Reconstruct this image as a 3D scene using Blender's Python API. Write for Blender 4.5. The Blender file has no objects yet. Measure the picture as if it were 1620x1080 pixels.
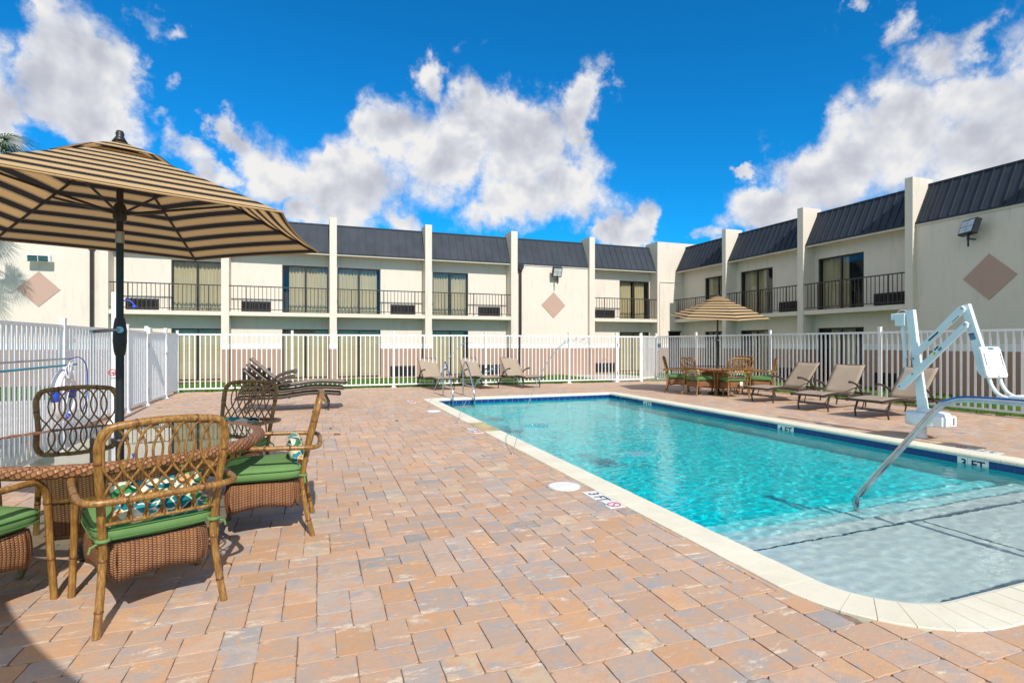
import bpy, bmesh, math, random
from mathutils import Vector, Matrix, noise
R = math.radians
rnd = random.Random(7)
SC = bpy.context.scene
COL = SC.collection

# ------------------------------------------------------------------ camera
cam = bpy.data.objects.new('camera', bpy.data.cameras.new('camera'))
COL.objects.link(cam); SC.camera = cam
cam.location = (0, 0, 1.35)
cam.rotation_euler = (R(90), 0, R(-20))
cam.data.sensor_fit = 'HORIZONTAL'; cam.data.sensor_width = 36
cam.data.lens = 36 * 847 / 1620
cam.data.shift_y = 0.0019
cam.data.clip_start = 0.05; cam.data.clip_end = 3000

# ------------------------------------------------------------------ sun, exposure
SUN_DIR = Vector((.07, -1, .88)).normalized()
sun = bpy.data.objects.new('sun', bpy.data.lights.new('sun', 'SUN'))
COL.objects.link(sun)
sun.data.energy = 3.6; sun.data.angle = R(.5); sun.data.color = (1, .95, .87)
sun.rotation_euler = SUN_DIR.to_track_quat('Z', 'Y').to_euler()
sun.data.cycles.is_caustics_light = True
SC.view_settings.view_transform = 'Standard'; SC.view_settings.look = 'None'
SC.view_settings.exposure = 0.36; SC.view_settings.gamma = 1
SC.cycles.max_bounces = 10; SC.cycles.transparent_max_bounces = 24
SC.cycles.sample_clamp_indirect = 6

# ------------------------------------------------------------------ node helpers
class NT:
    def __init__(s, tree): s.t = tree; tree.nodes.clear()
    def n(s, typ, **kw):
        nd = s.t.nodes.new('ShaderNode' + typ)
        for k, v in kw.items():
            if k.startswith('i_'):
                key = k[2:]; key = int(key) if key.isdigit() else key.replace('_', ' ')
                s.put(nd.inputs[key], v)
            else: setattr(nd, k, v)
        return nd
    def put(s, sock, v):
        if isinstance(v, bpy.types.NodeSocket): s.t.links.new(v, sock)
        elif isinstance(v, tuple) and len(v) == 3 and sock.type == 'RGBA': sock.default_value = (*v, 1)
        else: sock.default_value = v
    def m(s, op, a, b=0.0, c=0.0, clamp=False):
        nd = s.t.nodes.new('ShaderNodeMath'); nd.operation = op; nd.use_clamp = clamp
        s.put(nd.inputs[0], a); s.put(nd.inputs[1], b); s.put(nd.inputs[2], c)
        return nd.outputs[0]
    def mix(s, f, a, b, mode='MIX'):
        nd = s.t.nodes.new('ShaderNodeMix'); nd.data_type = 'RGBA'; nd.blend_type = mode
        s.put(nd.inputs[0], f); s.put(nd.inputs[6], a); s.put(nd.inputs[7], b)
        return nd.outputs[2]
    def ramp(s, f, stops, interp='LINEAR'):
        nd = s.t.nodes.new('ShaderNodeValToRGB'); cr = nd.color_ramp; cr.interpolation = interp
        while len(cr.elements) > 1: cr.elements.remove(cr.elements[-1])
        for i, (p, c) in enumerate(stops):
            e = cr.elements[0] if i == 0 else cr.elements.new(p)
            e.position = p; e.color = (*c, 1) if len(c) == 3 else c
        s.put(nd.inputs[0], f)
        return nd.outputs[0]
    def noise(s, vec, scale, detail=4, rough=.55, dist=0.0):
        nd = s.n('TexNoise'); nd.inputs['Scale'].default_value = scale; nd.inputs['Detail'].default_value = detail
        nd.inputs['Roughness'].default_value = rough; nd.inputs['Distortion'].default_value = dist
        if vec is not None: s.put(nd.inputs['Vector'], vec)
        return nd.outputs['Fac']
    def coord(s, which='Object', scale=(1, 1, 1), rot=(0, 0, 0), loc=(0, 0, 0)):
        tc = s.n('TexCoord'); mp = s.n('Mapping')
        s.t.links.new(tc.outputs[which], mp.inputs[0])
        mp.inputs['Scale'].default_value = scale; mp.inputs['Rotation'].default_value = rot; mp.inputs['Location'].default_value = loc
        return mp.outputs[0]
    def bump(s, h, strength=.3, dist=.01):
        nd = s.n('Bump'); nd.inputs['Strength'].default_value = strength; nd.inputs['Distance'].default_value = dist
        s.put(nd.inputs['Height'], h); return nd.outputs[0]

MATS = {}
def mat(name, fn):
    if name in MATS: return MATS[name]
    m = bpy.data.materials.new(name); m.use_nodes = True
    t = NT(m.node_tree); out = t.n('OutputMaterial')
    sh = fn(t)
    m.node_tree.links.new(sh, out.inputs[0])
    MATS[name] = m; return m
def prin(t, col, rough=.6, metal=0.0, nrm=None, spec=.5, **kw):
    b = t.n('BsdfPrincipled'); t.put(b.inputs['Base Color'], col); t.put(b.inputs['Roughness'], rough)
    t.put(b.inputs['Metallic'], metal); b.inputs['Specular IOR Level'].default_value = spec
    if nrm is not None: t.put(b.inputs['Normal'], nrm)
    for k, v in kw.items(): t.put(b.inputs[k.replace('_', ' ')], v)
    return b.outputs[0]
def plain(name, col, rough=.5, metal=0.0, var=.12, vscale=6, bscale=60, bstr=.08, spec=.5, grime=None):
    def f(t):
        c = t.coord()
        n1 = t.noise(c, vscale, 5, .6)
        dark = tuple(x * (1 - var * 1.6) for x in col); light = tuple(min(1, x * (1 + var)) for x in col)
        cc = t.ramp(n1, [(.3, dark), (.7, light)])
        if grime:
            g = t.ramp(t.noise(c, vscale * 3.1, 6, .7), [(.55, (0, 0, 0)), (.75, (1, 1, 1))])
            cc = t.mix(t.m('MULTIPLY', g, .5), cc, grime)
        r = t.m('MULTIPLY_ADD', t.noise(c, vscale * 2.3, 3), .25, rough - .12)
        return prin(t, cc, r, metal, t.bump(t.noise(c, bscale, 3), bstr, .004), spec)
    return mat(name, f)

# ------------------------------------------------------------------ world: sky and clouds
def make_world():
    w = bpy.data.worlds.new('World'); SC.world = w; w.use_nodes = True
    t = NT(w.node_tree); out = t.n('OutputWorld')
    sky = t.n('TexSky'); sky.sky_type = 'NISHITA'; sky.sun_disc = False
    sky.sun_elevation = math.asin(SUN_DIR.z); sky.sun_rotation = math.atan2(SUN_DIR.x, SUN_DIR.y)
    sky.altitude = 0; sky.air_density = 1.0; sky.dust_density = .2; sky.ozone_density = 3.0
    tc = t.n('TexCoord'); sep = t.n('SeparateXYZ'); t.put(sep.inputs[0], tc.outputs['Generated'])
    U = t.m('ARCTAN2', sep.outputs[0], sep.outputs[1]); V = t.m('ARCSINE', sep.outputs[2])
    # (azimuth, elevation, half width, half height, weight) of each cloud mass, in degrees
    blobs = []
    for x, y, rx, ry, wt in [
        (95, 120, 90, 95, 1.15), (55, 25, 40, 55, .8), (100, 195, 120, 45, 1.0), (170, 120, 50, 80, .9), (30, 170, 70, 60, .9),
        (235, 35, 45, 28, .55), (285, 52, 34, 16, .62), (268, 153, 20, 13, .5),
        (368, 225, 32, 28, .95), (420, 275, 75, 55, 1.1), (300, 262, 55, 28, .8), (250, 215, 25, 20, .45), (507, 243, 30, 13, .75),
        (540, 300, 110, 60, 1.15), (630, 225, 62, 62, 1.1), (700, 235, 70, 70, 1.05), (765, 195, 58, 52, 1.1), (686, 122, 38, 30, .95),
        (820, 250, 75, 75, 1.05), (918, 160, 50, 48, 1.1), (908, 225, 40, 50, 1.0), (815, 335, 75, 40, 1.05), (900, 310, 60, 45, 1.0),
        (985, 360, 42, 38, 1.3), (640, 350, 45, 25, .8), (470, 345, 50, 25, 1.0),
        (1240, 335, 80, 48, 1.15), (1320, 270, 95, 70, 1.15), (1430, 215, 110, 85, 1.15), (1560, 150, 110, 60, 1.0), (1500, 70, 95, 45, .95),
        (1390, 48, 38, 32, .75), (1590, 40, 60, 40, .75), (1560, 250, 140, 70, 1.1), (1195, 273, 24, 16, .9), (1115, 372, 45, 14, .65),
        (1330, 20, 26, 17, .6), (1022, 238, 16, 12, .35), (1700, 200, 90, 160, 1.1), (-60, 160, 80, 120, 1.1)]:
        th = math.atan((x - 810) / 847); az = R(20) + th; el = math.atan((543 - y) / 847 * math.cos(th))
        blobs.append((az, el, rx / 847 * math.cos(th) ** 2, ry / 847 * math.cos(th), wt))
    for az, el, a, b in [(115, 30, 30, 20), (150, 50, 34, 24), (195, 25, 40, 18), (262, 42, 44, 32), (295, 18, 20, 9), (82, 14, 8, 6), (215, 62, 44, 22)]:  # cloud masses out of view, added and enlarged to whiten the ambient light
        blobs.append((R(az if az < 180 else az - 360), R(el), R(a), R(b), 1.35))
    wn = t.n('TexNoise'); wn.inputs['Scale'].default_value = 6.5; wn.inputs['Detail'].default_value = 9; wn.inputs['Roughness'].default_value = .62; t.put(wn.inputs['Vector'], tc.outputs['Generated'])
    wc = t.n('SeparateColor'); t.put(wc.inputs[0], wn.outputs['Color'])
    U = t.m('ADD', U, t.m('MULTIPLY_ADD', wc.outputs[0], .27, -.135)); V = t.m('ADD', V, t.m('MULTIPLY_ADD', wc.outputs[1], .22, -.11))
    acc = None
    for az, el, a, b, wt in blobs:
        p = t.m('POWER', t.m('ABSOLUTE', t.m('MULTIPLY', t.m('SUBTRACT', U, az), 1 / a)), 2.0)
        q = t.m('POWER', t.m('ABSOLUTE', t.m('MULTIPLY', t.m('SUBTRACT', V, el), 1 / b)), 2.0)
        g = t.m('MULTIPLY', t.m('EXPONENT', t.m('MULTIPLY', t.m('ADD', p, q), -.85)), wt)
        acc = g if acc is None else t.m('SMOOTH_MAX', acc, g, .18)
    vec = tc.outputs['Generated']
    big = t.noise(vec, 4.5, 3, .5)
    mid = t.noise(vec, 11, 10, .62, .35)
    fine = t.noise(vec, 38, 8, .6, .3)
    D = t.m('ADD', acc, t.m('MULTIPLY_ADD', mid, 1.05, -.525))
    D = t.m('ADD', D, t.m('MULTIPLY_ADD', big, .3, -.15))
    D = t.m('ADD', D, t.m('MULTIPLY_ADD', fine, .26, -.13))
    mr = t.n('MapRange', interpolation_type='SMOOTHSTEP'); t.put(mr.inputs[0], D); mr.inputs[1].default_value = .27; mr.inputs[2].default_value = .80
    alpha = mr.outputs[0]
    # billow shading: density a little up-sun compared with density here
    off = t.n('VectorMath', operation='ADD'); t.put(off.inputs[0], vec); off.inputs[1].default_value = (-.012, -.01, .028)
    mid2 = t.noise(off.outputs[0], 9, 4, .5, .2); mid1 = t.noise(vec, 9, 4, .5, .2)
    lit = t.m('MULTIPLY', t.m('SUBTRACT', mid1, mid2), 2.2)
    thick = t.n('MapRange'); t.put(thick.inputs[0], D); thick.inputs[1].default_value = .6; thick.inputs[2].default_value = 1.5
    base = t.m('SUBTRACT', .84, t.m('MULTIPLY', thick.outputs[0], .34))
    val = t.m('ADD', base, lit); val = t.m('ADD', val, t.m('MULTIPLY_ADD', fine, .10, -.05)); val = t.m('ADD', val, t.m('MULTIPLY_ADD', mid, .35, -.175))
    ccol = t.ramp(val, [(.2, (.50, .53, .62)), (.5, (.64, .66, .74)), (.72, (.80, .82, .88)), (.92, (1.0, .99, .98))])
    # the sky's own blue, a little more saturated than the bare model
    skyc = t.mix(1.0, sky.outputs[0], (.03, .545, .88), 'MULTIPLY')
    b1 = t.n('Background'); t.put(b1.inputs[0], skyc); b1.inputs[1].default_value = .15
    b2 = t.n('Background'); t.put(b2.inputs[0], ccol); b2.inputs[1].default_value = .69
    mx = t.n('MixShader'); t.put(mx.inputs[0], alpha)
    t.t.links.new(b1.outputs[0], mx.inputs[1]); t.t.links.new(b2.outputs[0], mx.inputs[2])
    t.t.links.new(mx.outputs[0], out.inputs[0])
make_world()

# ------------------------------------------------------------------ mesh helpers
class MB:
    def __init__(s, M=None, fmap=None): s.v = []; s.f = []; s.M = M; s.fmap = fmap; s.sm = []; s.attr = []; s.uv = []
    def add(s, vs, fs, smooth=False):
        b = len(s.v)
        for p in vs:
            p = Vector(p)
            if s.M: p = s.M @ p
            if s.fmap: p = Vector(s.fmap(*p))
            s.v.append(p)
        for f in fs: s.f.append(tuple(b + i for i in f)); s.sm.append(smooth)
        return b
    def box(s, a, b, bev=0):
        x0, y0, z0 = a; x1, y1, z1 = b
        if bev <= 0:
            s.add([(x0, y0, z0), (x1, y0, z0), (x1, y1, z0), (x0, y1, z0), (x0, y0, z1), (x1, y0, z1), (x1, y1, z1), (x0, y1, z1)],
                  [(3, 2, 1, 0), (4, 5, 6, 7), (0, 1, 5, 4), (1, 2, 6, 5), (2, 3, 7, 6), (3, 0, 4, 7)])
        else:
            r = bev; P = []
            for z, k in ((z0, r), (z0 + r, 0), (z1 - r, 0), (z1, r)):
                P += [(x0 + r, y0 + k, z), (x1 - r, y0 + k, z), (x1 - k, y0 + r, z), (x1 - k, y1 - r, z), (x1 - r, y1 - k, z), (x0 + r, y1 - k, z), (x0 + k, y1 - r, z), (x0 + k, y0 + r, z)]
            F = [tuple(range(7, -1, -1)), tuple(range(24, 32))]
            for L in range(3):
                for i in range(8): j = (i + 1) % 8; F.append((L * 8 + i, L * 8 + j, L * 8 + 8 + j, L * 8 + 8 + i))
            s.add(P, F)
    def prism(s, poly, z0, z1, axis='z'):
        n = len(poly)
        def q(a, b, h): return {'z': (a, b, h), 'y': (a, h, b), 'x': (h, a, b)}[axis]
        s.add([q(a, b, z0) for a, b in poly] + [q(a, b, z1) for a, b in poly],
              [tuple(range(n - 1, -1, -1)), tuple(range(n, 2 * n))] + [(i, (i + 1) % n, n + (i + 1) % n, n + i) for i in range(n)])
    def tube(s, pts, r, n=8, closed=False, caps=True, squash=None):
        pts = [Vector(p) for p in pts]; m = len(pts)
        rs = r if isinstance(r, (list, tuple)) else [r] * m
        rings = []; up = None
        for i in range(m):
            a = pts[(i - 1) % m] if (closed or i > 0) else pts[0]; b = pts[(i + 1) % m] if (closed or i < m - 1) else pts[-1]
            d = (b - a); d = d.normalized() if d.length > 1e-9 else Vector((0, 0, 1))
            if up is None:
                up = Vector((0, 0, 1)) if abs(d.z) < .9 else Vector((1, 0, 0))
            u = (up - d * up.dot(d))
            if u.length < 1e-6: u = Vector((0, 1, 0)) - d * d.y
            u.normalize(); w = d.cross(u); up = u
            rings.append([pts[i] + (u * math.cos(2 * math.pi * k / n) * (squash or 1) + w * math.sin(2 * math.pi * k / n)) * rs[i] for k in range(n)])
        P = [p for rg in rings for p in rg]; F = []
        for i in range(m if closed else m - 1):
            j = (i + 1) % m
            for k in range(n):
                l = (k + 1) % n; F.append((i * n + k, i * n + l, j * n + l, j * n + k))
        s.add(P, F, True)
        if caps and not closed:
            s.add(rings[0], [tuple(range(n - 1, -1, -1))]); s.add(rings[-1], [tuple(range(n))])
    def lathe(s, prof, n=24, c=(0, 0, 0), smooth=True):
        P = []; F = []
        for r, z in prof:
            for k in range(n): a = 2 * math.pi * k / n; P.append((c[0] + r * math.cos(a), c[1] + r * math.sin(a), c[2] + z))
        for i in range(len(prof) - 1):
            for k in range(n): l = (k + 1) % n; F.append((i * n + k, i * n + l, (i + 1) * n + l, (i + 1) * n + k))
        if prof[0][0] > 1e-6: F.append(tuple(range(n - 1, -1, -1)))
        if prof[-1][0] > 1e-6: F.append(tuple((len(prof) - 1) * n + k for k in range(n)))
        s.add(P, F, smooth)
    def grid(s, nu, nv, fn, smooth=True, flip=False):
        P = [fn(i / nu, j / nv) for j in range(nv + 1) for i in range(nu + 1)]; F = []
        for j in range(nv):
            for i in range(nu):
                a = j * (nu + 1) + i; q = (a, a + 1, a + nu + 2, a + nu + 1); F.append(q[::-1] if flip else q)
        s.add(P, F, smooth)
    def join(s, other):
        b = len(s.v); s.v += other.v; s.mi = len(s.f); s.f += [tuple(b + i for i in f) for f in other.f]; s.sm += other.sm; return s
    def build(s, name, material, parent=None, recalc=False, solid=0, subsurf=0, sharp=None):
        me = bpy.data.meshes.new(name); me.from_pydata([tuple(v) for v in s.v], [], s.f)
        me.polygons.foreach_set('use_smooth', s.sm)
        if hasattr(s, 'mi'): me.polygons.foreach_set('material_index', [int(i >= s.mi) for i in range(len(s.f))])
        if recalc:
            bm = bmesh.new(); bm.from_mesh(me); bmesh.ops.remove_doubles(bm, verts=bm.verts, dist=1e-5); bmesh.ops.recalc_face_normals(bm, faces=bm.faces); bm.to_mesh(me); bm.free()
        if sharp is not None: me.set_sharp_from_angle(angle=R(sharp))
        me.update()
        o = bpy.data.objects.new(name, me); COL.objects.link(o)
        for mm in (material if isinstance(material, (list, tuple)) else [material]): me.materials.append(mm)
        if parent: o.parent = parent
        if solid: md = o.modifiers.new('solid', 'SOLIDIFY'); md.thickness = solid; md.offset = 0
        if subsurf: md = o.modifiers.new('sub', 'SUBSURF'); md.levels = subsurf; md.render_levels = subsurf
        return o

def thing(name, label, cat, loc=(0, 0, 0), rz=0, group=None):
    o = bpy.data.objects.new(name, None); COL.objects.link(o); o.location = loc; o.rotation_euler = (0, 0, rz)
    o.empty_display_size = .1
    o['label'] = label; o['category'] = cat
    if group: o['group'] = group
    return o
def tag(o, label, cat, group=None):
    o['label'] = label; o['category'] = cat
    if group: o['group'] = group
    return o
def struct(o): o['kind'] = 'structure'; return o
def stuff(o): o['kind'] = 'stuff'; return o
def dup(root, loc, rz, label=None, group=None, skip=()):
    def cp(o, parent):
        c = o.copy(); COL.objects.link(c); c.parent = parent
        for ch in list(o.children):
            if ch.name.split('.')[0] not in skip: cp(ch, c)
        return c
    kids = list(root.children)
    r = root.copy(); COL.objects.link(r); r.location = loc; r.rotation_euler = (0, 0, rz)
    for k in kids:
        if k.name.split('.')[0] not in skip: cp(k, r)
    if label: r['label'] = label
    if group: r['group'] = group
    return r
def smooth_path(pts, n=6, closed=False):
    """Catmull-Rom through the points"""
    P = [Vector(p) for p in pts]; m = len(P); out = []
    for i in range(m if closed else m - 1):
        p0 = P[(i - 1) % m] if (closed or i > 0) else P[0] * 2 - P[1]
        p1 = P[i]; p2 = P[(i + 1) % m]
        p3 = P[(i + 2) % m] if (closed or i < m - 2) else P[-1] * 2 - P[-2]
        for k in range(n):
            t = k / n
            out.append(.5 * ((2 * p1) + (p2 - p0) * t + (2 * p0 - 5 * p1 + 4 * p2 - p3) * t * t + (3 * p1 - p0 - 3 * p2 + p3) * t ** 3))
    if not closed: out.append(P[-1])
    return out
def text_mesh(body, name, size, M, material, parent, extrude=.001, bold=0.0, squeeze=1.0):
    cu = bpy.data.curves.new(name, 'FONT'); cu.body = body; cu.size = size; cu.extrude = extrude; cu.align_x = 'CENTER'; cu.align_y = 'CENTER'
    cu.offset = bold; cu.space_character = 1.05
    tmp = bpy.data.objects.new('tmp', cu); COL.objects.link(tmp)
    dg = bpy.context.evaluated_depsgraph_get(); dg.update()
    me = bpy.data.meshes.new_from_object(tmp.evaluated_get(dg)); bpy.data.objects.remove(tmp)
    me.name = name; me.transform(M @ Matrix.Diagonal((squeeze, 1, 1, 1))); me.materials.clear(); me.materials.append(material)
    o = bpy.data.objects.new(name, me); COL.objects.link(o); o.parent = parent; return o

# ------------------------------------------------------------------ materials
def stucco(name, col, bs=70, dirt=.35):
    def f(t):
        c = t.coord(); n1 = t.noise(c, .7, 6, .65); n2 = t.noise(c, 5, 6, .6)
        a = t.mix(n1, tuple(x * .93 for x in col), tuple(min(1, x * 1.05) for x in col))
        st = t.noise(t.coord(scale=(2.2, 2.2, .28)), 2.4, 6, .7)
        streak = t.ramp(st, [(.54, (0, 0, 0)), (.74, (1, 1, 1))])
        a = t.mix(t.m('MULTIPLY', streak, dirt), a, tuple(x * .66 for x in col))
        a = t.mix(t.m('MULTIPLY', t.ramp(n2, [(.55, (0, 0, 0)), (.8, (1, 1, 1))]), .18), a, tuple(x * .8 for x in col))
        return prin(t, a, .88, 0, t.bump(t.m('ADD', t.noise(c, bs, 5, .7), t.m('MULTIPLY', t.noise(c, 14, 3), .6)), .55, .012), .25)
    return mat(name, f)
M_CREAM = stucco('cream_stucco', (.72, .65, .56), dirt=.45)
M_BROWN = stucco('brown_stucco', (.42, .27, .20), dirt=.2)
M_BAND = stucco('white_trim_paint', (.82, .82, .80), dirt=.12)
M_WHITE = plain('white_powder_coat', (.80, .81, .82), .38, var=.04, bstr=.03)
M_WHITEPL = plain('white_plastic', (.80, .80, .79), .45, var=.05, vscale=9, grime=(.55, .54, .5))
M_LIFT = plain('pale_lift_paint', (.70, .79, .82), .3, var=.04, bstr=.02)
M_BRONZE = plain('dark_bronze_metal', (.035, .030, .027), .4, .3)
M_IRON = plain('dark_iron_paint', (.05, .045, .042), .5, .2)
M_BLACK = plain('black_plastic', (.018, .018, .020), .42)
M_DARKGREY = plain('charcoal_pole_paint', (.022, .024, .026), .32, .2)
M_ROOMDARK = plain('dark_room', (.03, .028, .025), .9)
M_LOUNGEFRAME = plain('brown_lounger_frame', (.055, .038, .030), .45, .1, bscale=200)
M_SILVER = plain('grey_alloy', (.45, .46, .47), .3, .9, var=.06)
M_BLUEPL = plain('blue_plastic', (.02, .07, .50), .4)
M_TEALPOLE = plain('teal_pole', (.02, .28, .36), .4)
M_RED = plain('red_plastic', (.6, .02, .02), .4)
M_BLACKINK = plain('black_ink', (.012, .012, .012), .5, var=.02)
M_REDINK = plain('red_ink', (.5, .02, .05), .5, var=.02)
M_YELLOWINK = plain('yellow_ink', (.5, .5, .04), .5, var=.02)
M_BLUEINK = plain('blue_ink', (.10, .22, .33), .5, var=.02)
M_TILEWHITE = plain('white_tile', (.78, .79, .78), .3, var=.05)
M_CONC = plain('path_concrete', (.50, .47, .42), .85, var=.15, vscale=1.2, bscale=40, bstr=.2)
M_DIAMOND = stucco('tan_diamond_paint', (.50, .34, .275), dirt=.1)
M_TRUNK = plain('palm_bark', (.16, .12, .09), .9, var=.4, vscale=9, bscale=20, bstr=.6)
def f_steel(t):
    c = t.coord(scale=(1, 1, 1))
    return prin(t, t.ramp(t.noise(c, 9, 4), [(.3, (.50, .52, .54)), (.7, (.68, .70, .72))]), t.m('MULTIPLY_ADD', t.noise(c, 30, 3), .18, .12), 1.0)
M_STEEL = mat('stainless_steel', f_steel)
def f_roof(t):
    c = t.coord(); n = t.noise(c, 1.3, 6, .7); sp = t.noise(c, 26, 5, .75)
    a = t.ramp(n, [(.3, (.024, .032, .045)), (.7, (.040, .051, .068))])
    a = t.mix(t.ramp(sp, [(.69, (0, 0, 0)), (.74, (.6, .6, .6))]), a, (.16, .16, .16))
    return prin(t, a, t.m('MULTIPLY_ADD', t.noise(c, 3, 4), .3, .45), 0, t.bump(t.noise(c, 3.5, 2), .25, .01), .25)
M_ROOF = mat('dark_metal_roofing', f_roof)
def f_glass(t):
    g = t.n('BsdfGlossy'); g.inputs['Roughness'].default_value = .015; g.inputs[0].default_value = (.9, .95, 1, 1)
    nz = t.bump(t.noise(t.coord(), 1.3, 2), .12, .02); t.put(g.inputs['Normal'], nz)
    tr = t.n('BsdfTransparent'); tr.inputs[0].default_value = (.93, .95, .92, 1)
    lw = t.n('LayerWeight'); lw.inputs[0].default_value = .5
    fac = t.m('MULTIPLY_ADD', t.m('POWER', lw.outputs[1], 4.0), .8, .06)
    mx = t.n('MixShader'); t.put(mx.inputs[0], fac); t.put(mx.inputs[1], tr.outputs[0]); t.put(mx.inputs[2], g.outputs[0]); return mx.outputs[0]
M_GLASS = mat('window_glass', f_glass)
def f_tglass(t):
    g = t.n('BsdfGlossy'); g.inputs['Roughness'].default_value = .01
    t.put(g.inputs['Normal'], t.bump(t.noise(t.coord(), 9, 2), .04, .004))
    tr = t.n('BsdfTransparent'); tr.inputs[0].default_value = (.70, .78, .72, 1)
    lw = t.n('LayerWeight'); lw.inputs[0].default_value = .5
    fac = t.m('MULTIPLY_ADD', t.m('POWER', lw.outputs[1], 2.6), .9, .12)
    mx = t.n('MixShader'); t.put(mx.inputs[0], fac); t.put(mx.inputs[1], tr.outputs[0]); t.put(mx.inputs[2], g.outputs[0]); return mx.outputs[0]
M_TGLASS = mat('table_glass', f_tglass)
def fabric(name, col, sc=160, var=.12, fade=.0):
    def f(t):
        c = t.coord(); w1 = t.noise(c, sc, 2); w2 = t.noise(c, 3.5, 5)
        a = t.mix(w2, tuple(x * (1 - var) for x in col), tuple(min(1, x * (1 + var)) for x in col))
        a = t.mix(t.m('MULTIPLY', w1, .35), a, tuple(x * .7 for x in col))
        return prin(t, a, .9, 0, t.bump(t.m('ADD', w1, t.m('MULTIPLY', t.noise(c, 22, 3), .7)), .35, .004), .2)
    return mat(name, f)
M_GREEN = fabric('green_cushion_fabric', (.15, .275, .095), 160, .22)
M_GREENDK = fabric('green_piping_fabric', (.085, .22, .06))
M_CURTAIN = fabric('beige_curtain_cloth', (.50, .42, .265), 60, .1)
def f_sling(t):
    c = t.coord(); wv = t.n('TexWave', wave_type='BANDS'); t.put(wv.inputs[0], c); wv.inputs['Scale'].default_value = 60; wv.inputs['Distortion'].default_value = .2
    a = t.mix(t.noise(c, 4, 4), (.30, .235, .175), (.40, .32, .24))
    return prin(t, a, .8, 0, t.bump(t.m('ADD', wv.outputs[1], t.noise(c, 120, 2)), .3, .003), .25)
M_SLING = mat('tan_sling_mesh', f_sling)
def f_bamboo(t):
    c = t.coord()
    st = t.noise(t.coord(scale=(30, 30, 3.0)), 3, 5, .6); bl = t.noise(c, 14, 5, .65); sp = t.noise(c, 110, 3, .6)
    a = t.ramp(st, [(.28, (.13, .052, .012)), (.5, (.29, .145, .034)), (.72, (.46, .265, .078))])
    a = t.mix(t.ramp(bl, [(.5, (0, 0, 0)), (.72, (.7, .7, .7))]), a, (.15, .052, .012))
    a = t.mix(t.ramp(sp, [(.66, (0, 0, 0)), (.72, (.8, .8, .8))]), a, (.06, .02, .006))
    return prin(t, a, t.m('MULTIPLY_ADD', bl, .2, .25), 0, t.bump(st, .2, .002), .5)
M_BAMBOO = mat('honey_rattan_pole', f_bamboo)
M_NODE = plain('rattan_node', (.17, .065, .018), .4, var=.3, vscale=40)
def f_wicker(t):
    # a real basket weave from two out-of-phase waves in the object's own UV (metres)
    uv = t.n('UVMap'); sep = t.n('SeparateXYZ'); t.put(sep.inputs[0], uv.outputs[0])
    u = t.m('MULTIPLY', sep.outputs[0], 55.0); v = t.m('MULTIPLY', sep.outputs[1], 84.0)
    col = t.m('MODULO', t.m('FLOOR', u), 2.0)
    fu = t.m('SINE', t.m('MULTIPLY', u, math.pi)); fu = t.m('ABSOLUTE', fu)
    vv = t.m('ADD', v, t.m('MULTIPLY', col, .5)); fv = t.m('ABSOLUTE', t.m('SINE', t.m('MULTIPLY', vv, math.pi)))
    h = t.m('MULTIPLY', t.m('POWER', fu, .6), t.m('POWER', fv, .7))
    n = t.noise(t.coord(), 30, 4)
    hi = t.mix(n, (.23, .085, .034), (.42, .19, .085)); lo = (.022, .008, .004)
    a = t.mix(t.ramp(h, [(.12, (0, 0, 0)), (.55, (1, 1, 1))]), lo, hi)
    a = t.mix(t.m('MULTIPLY', t.ramp(t.m('FRACT', t.m('MULTIPLY', sep.outputs[0], 14.0)), [(.0, (0, 0, 0)), (.5, (1, 1, 1)), (1., (0, 0, 0))]), .35), a, (.40, .20, .085))
    return prin(t, a, .45, 0, t.bump(h, .9, .006), .45)
M_WICKER = mat('brown_wicker_weave', f_wicker)
def f_stripe(t):
    uv = t.n('UVMap'); sep = t.n('SeparateXYZ'); t.put(sep.inputs[0], uv.outputs[0])
    f = t.m('FRACT', t.m('MULTIPLY', sep.outputs[1], 1 / .132))
    T = (.78, .55, .29); B = (.050, .046, .046); C = (.62, .52, .36)
    a = t.ramp(f, [(0, T), (.40, B), (.42, C), (.44, B), (.455, C), (.48, B), (.87, C), (.895, B), (.91, C), (.935, B), (.955, T)], 'CONSTANT')
    w = t.noise(t.coord(), 260, 2); sl = t.noise(t.coord(), 3, 4)
    a = t.mix(t.m('MULTIPLY', w, .28), a, t.mix(1.0, a, (.55, .5, .45), 'MULTIPLY'))
    d = t.n('BsdfDiffuse'); t.put(d.inputs[0], a); t.put(d.inputs['Normal'], t.bump(t.m('ADD', w, sl), .3, .004))
    tr = t.n('BsdfTranslucent'); t.put(tr.inputs[0], t.mix(1.0, a, (.95, .82, .66), 'MULTIPLY'))
    mx = t.n('MixShader'); mx.inputs[0].default_value = .42; t.put(mx.inputs[1], d.outputs[0]); t.put(mx.inputs[2], tr.outputs[0]); return mx.outputs[0]
M_STRIPE = mat('striped_canopy_fabric', f_stripe)
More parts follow.
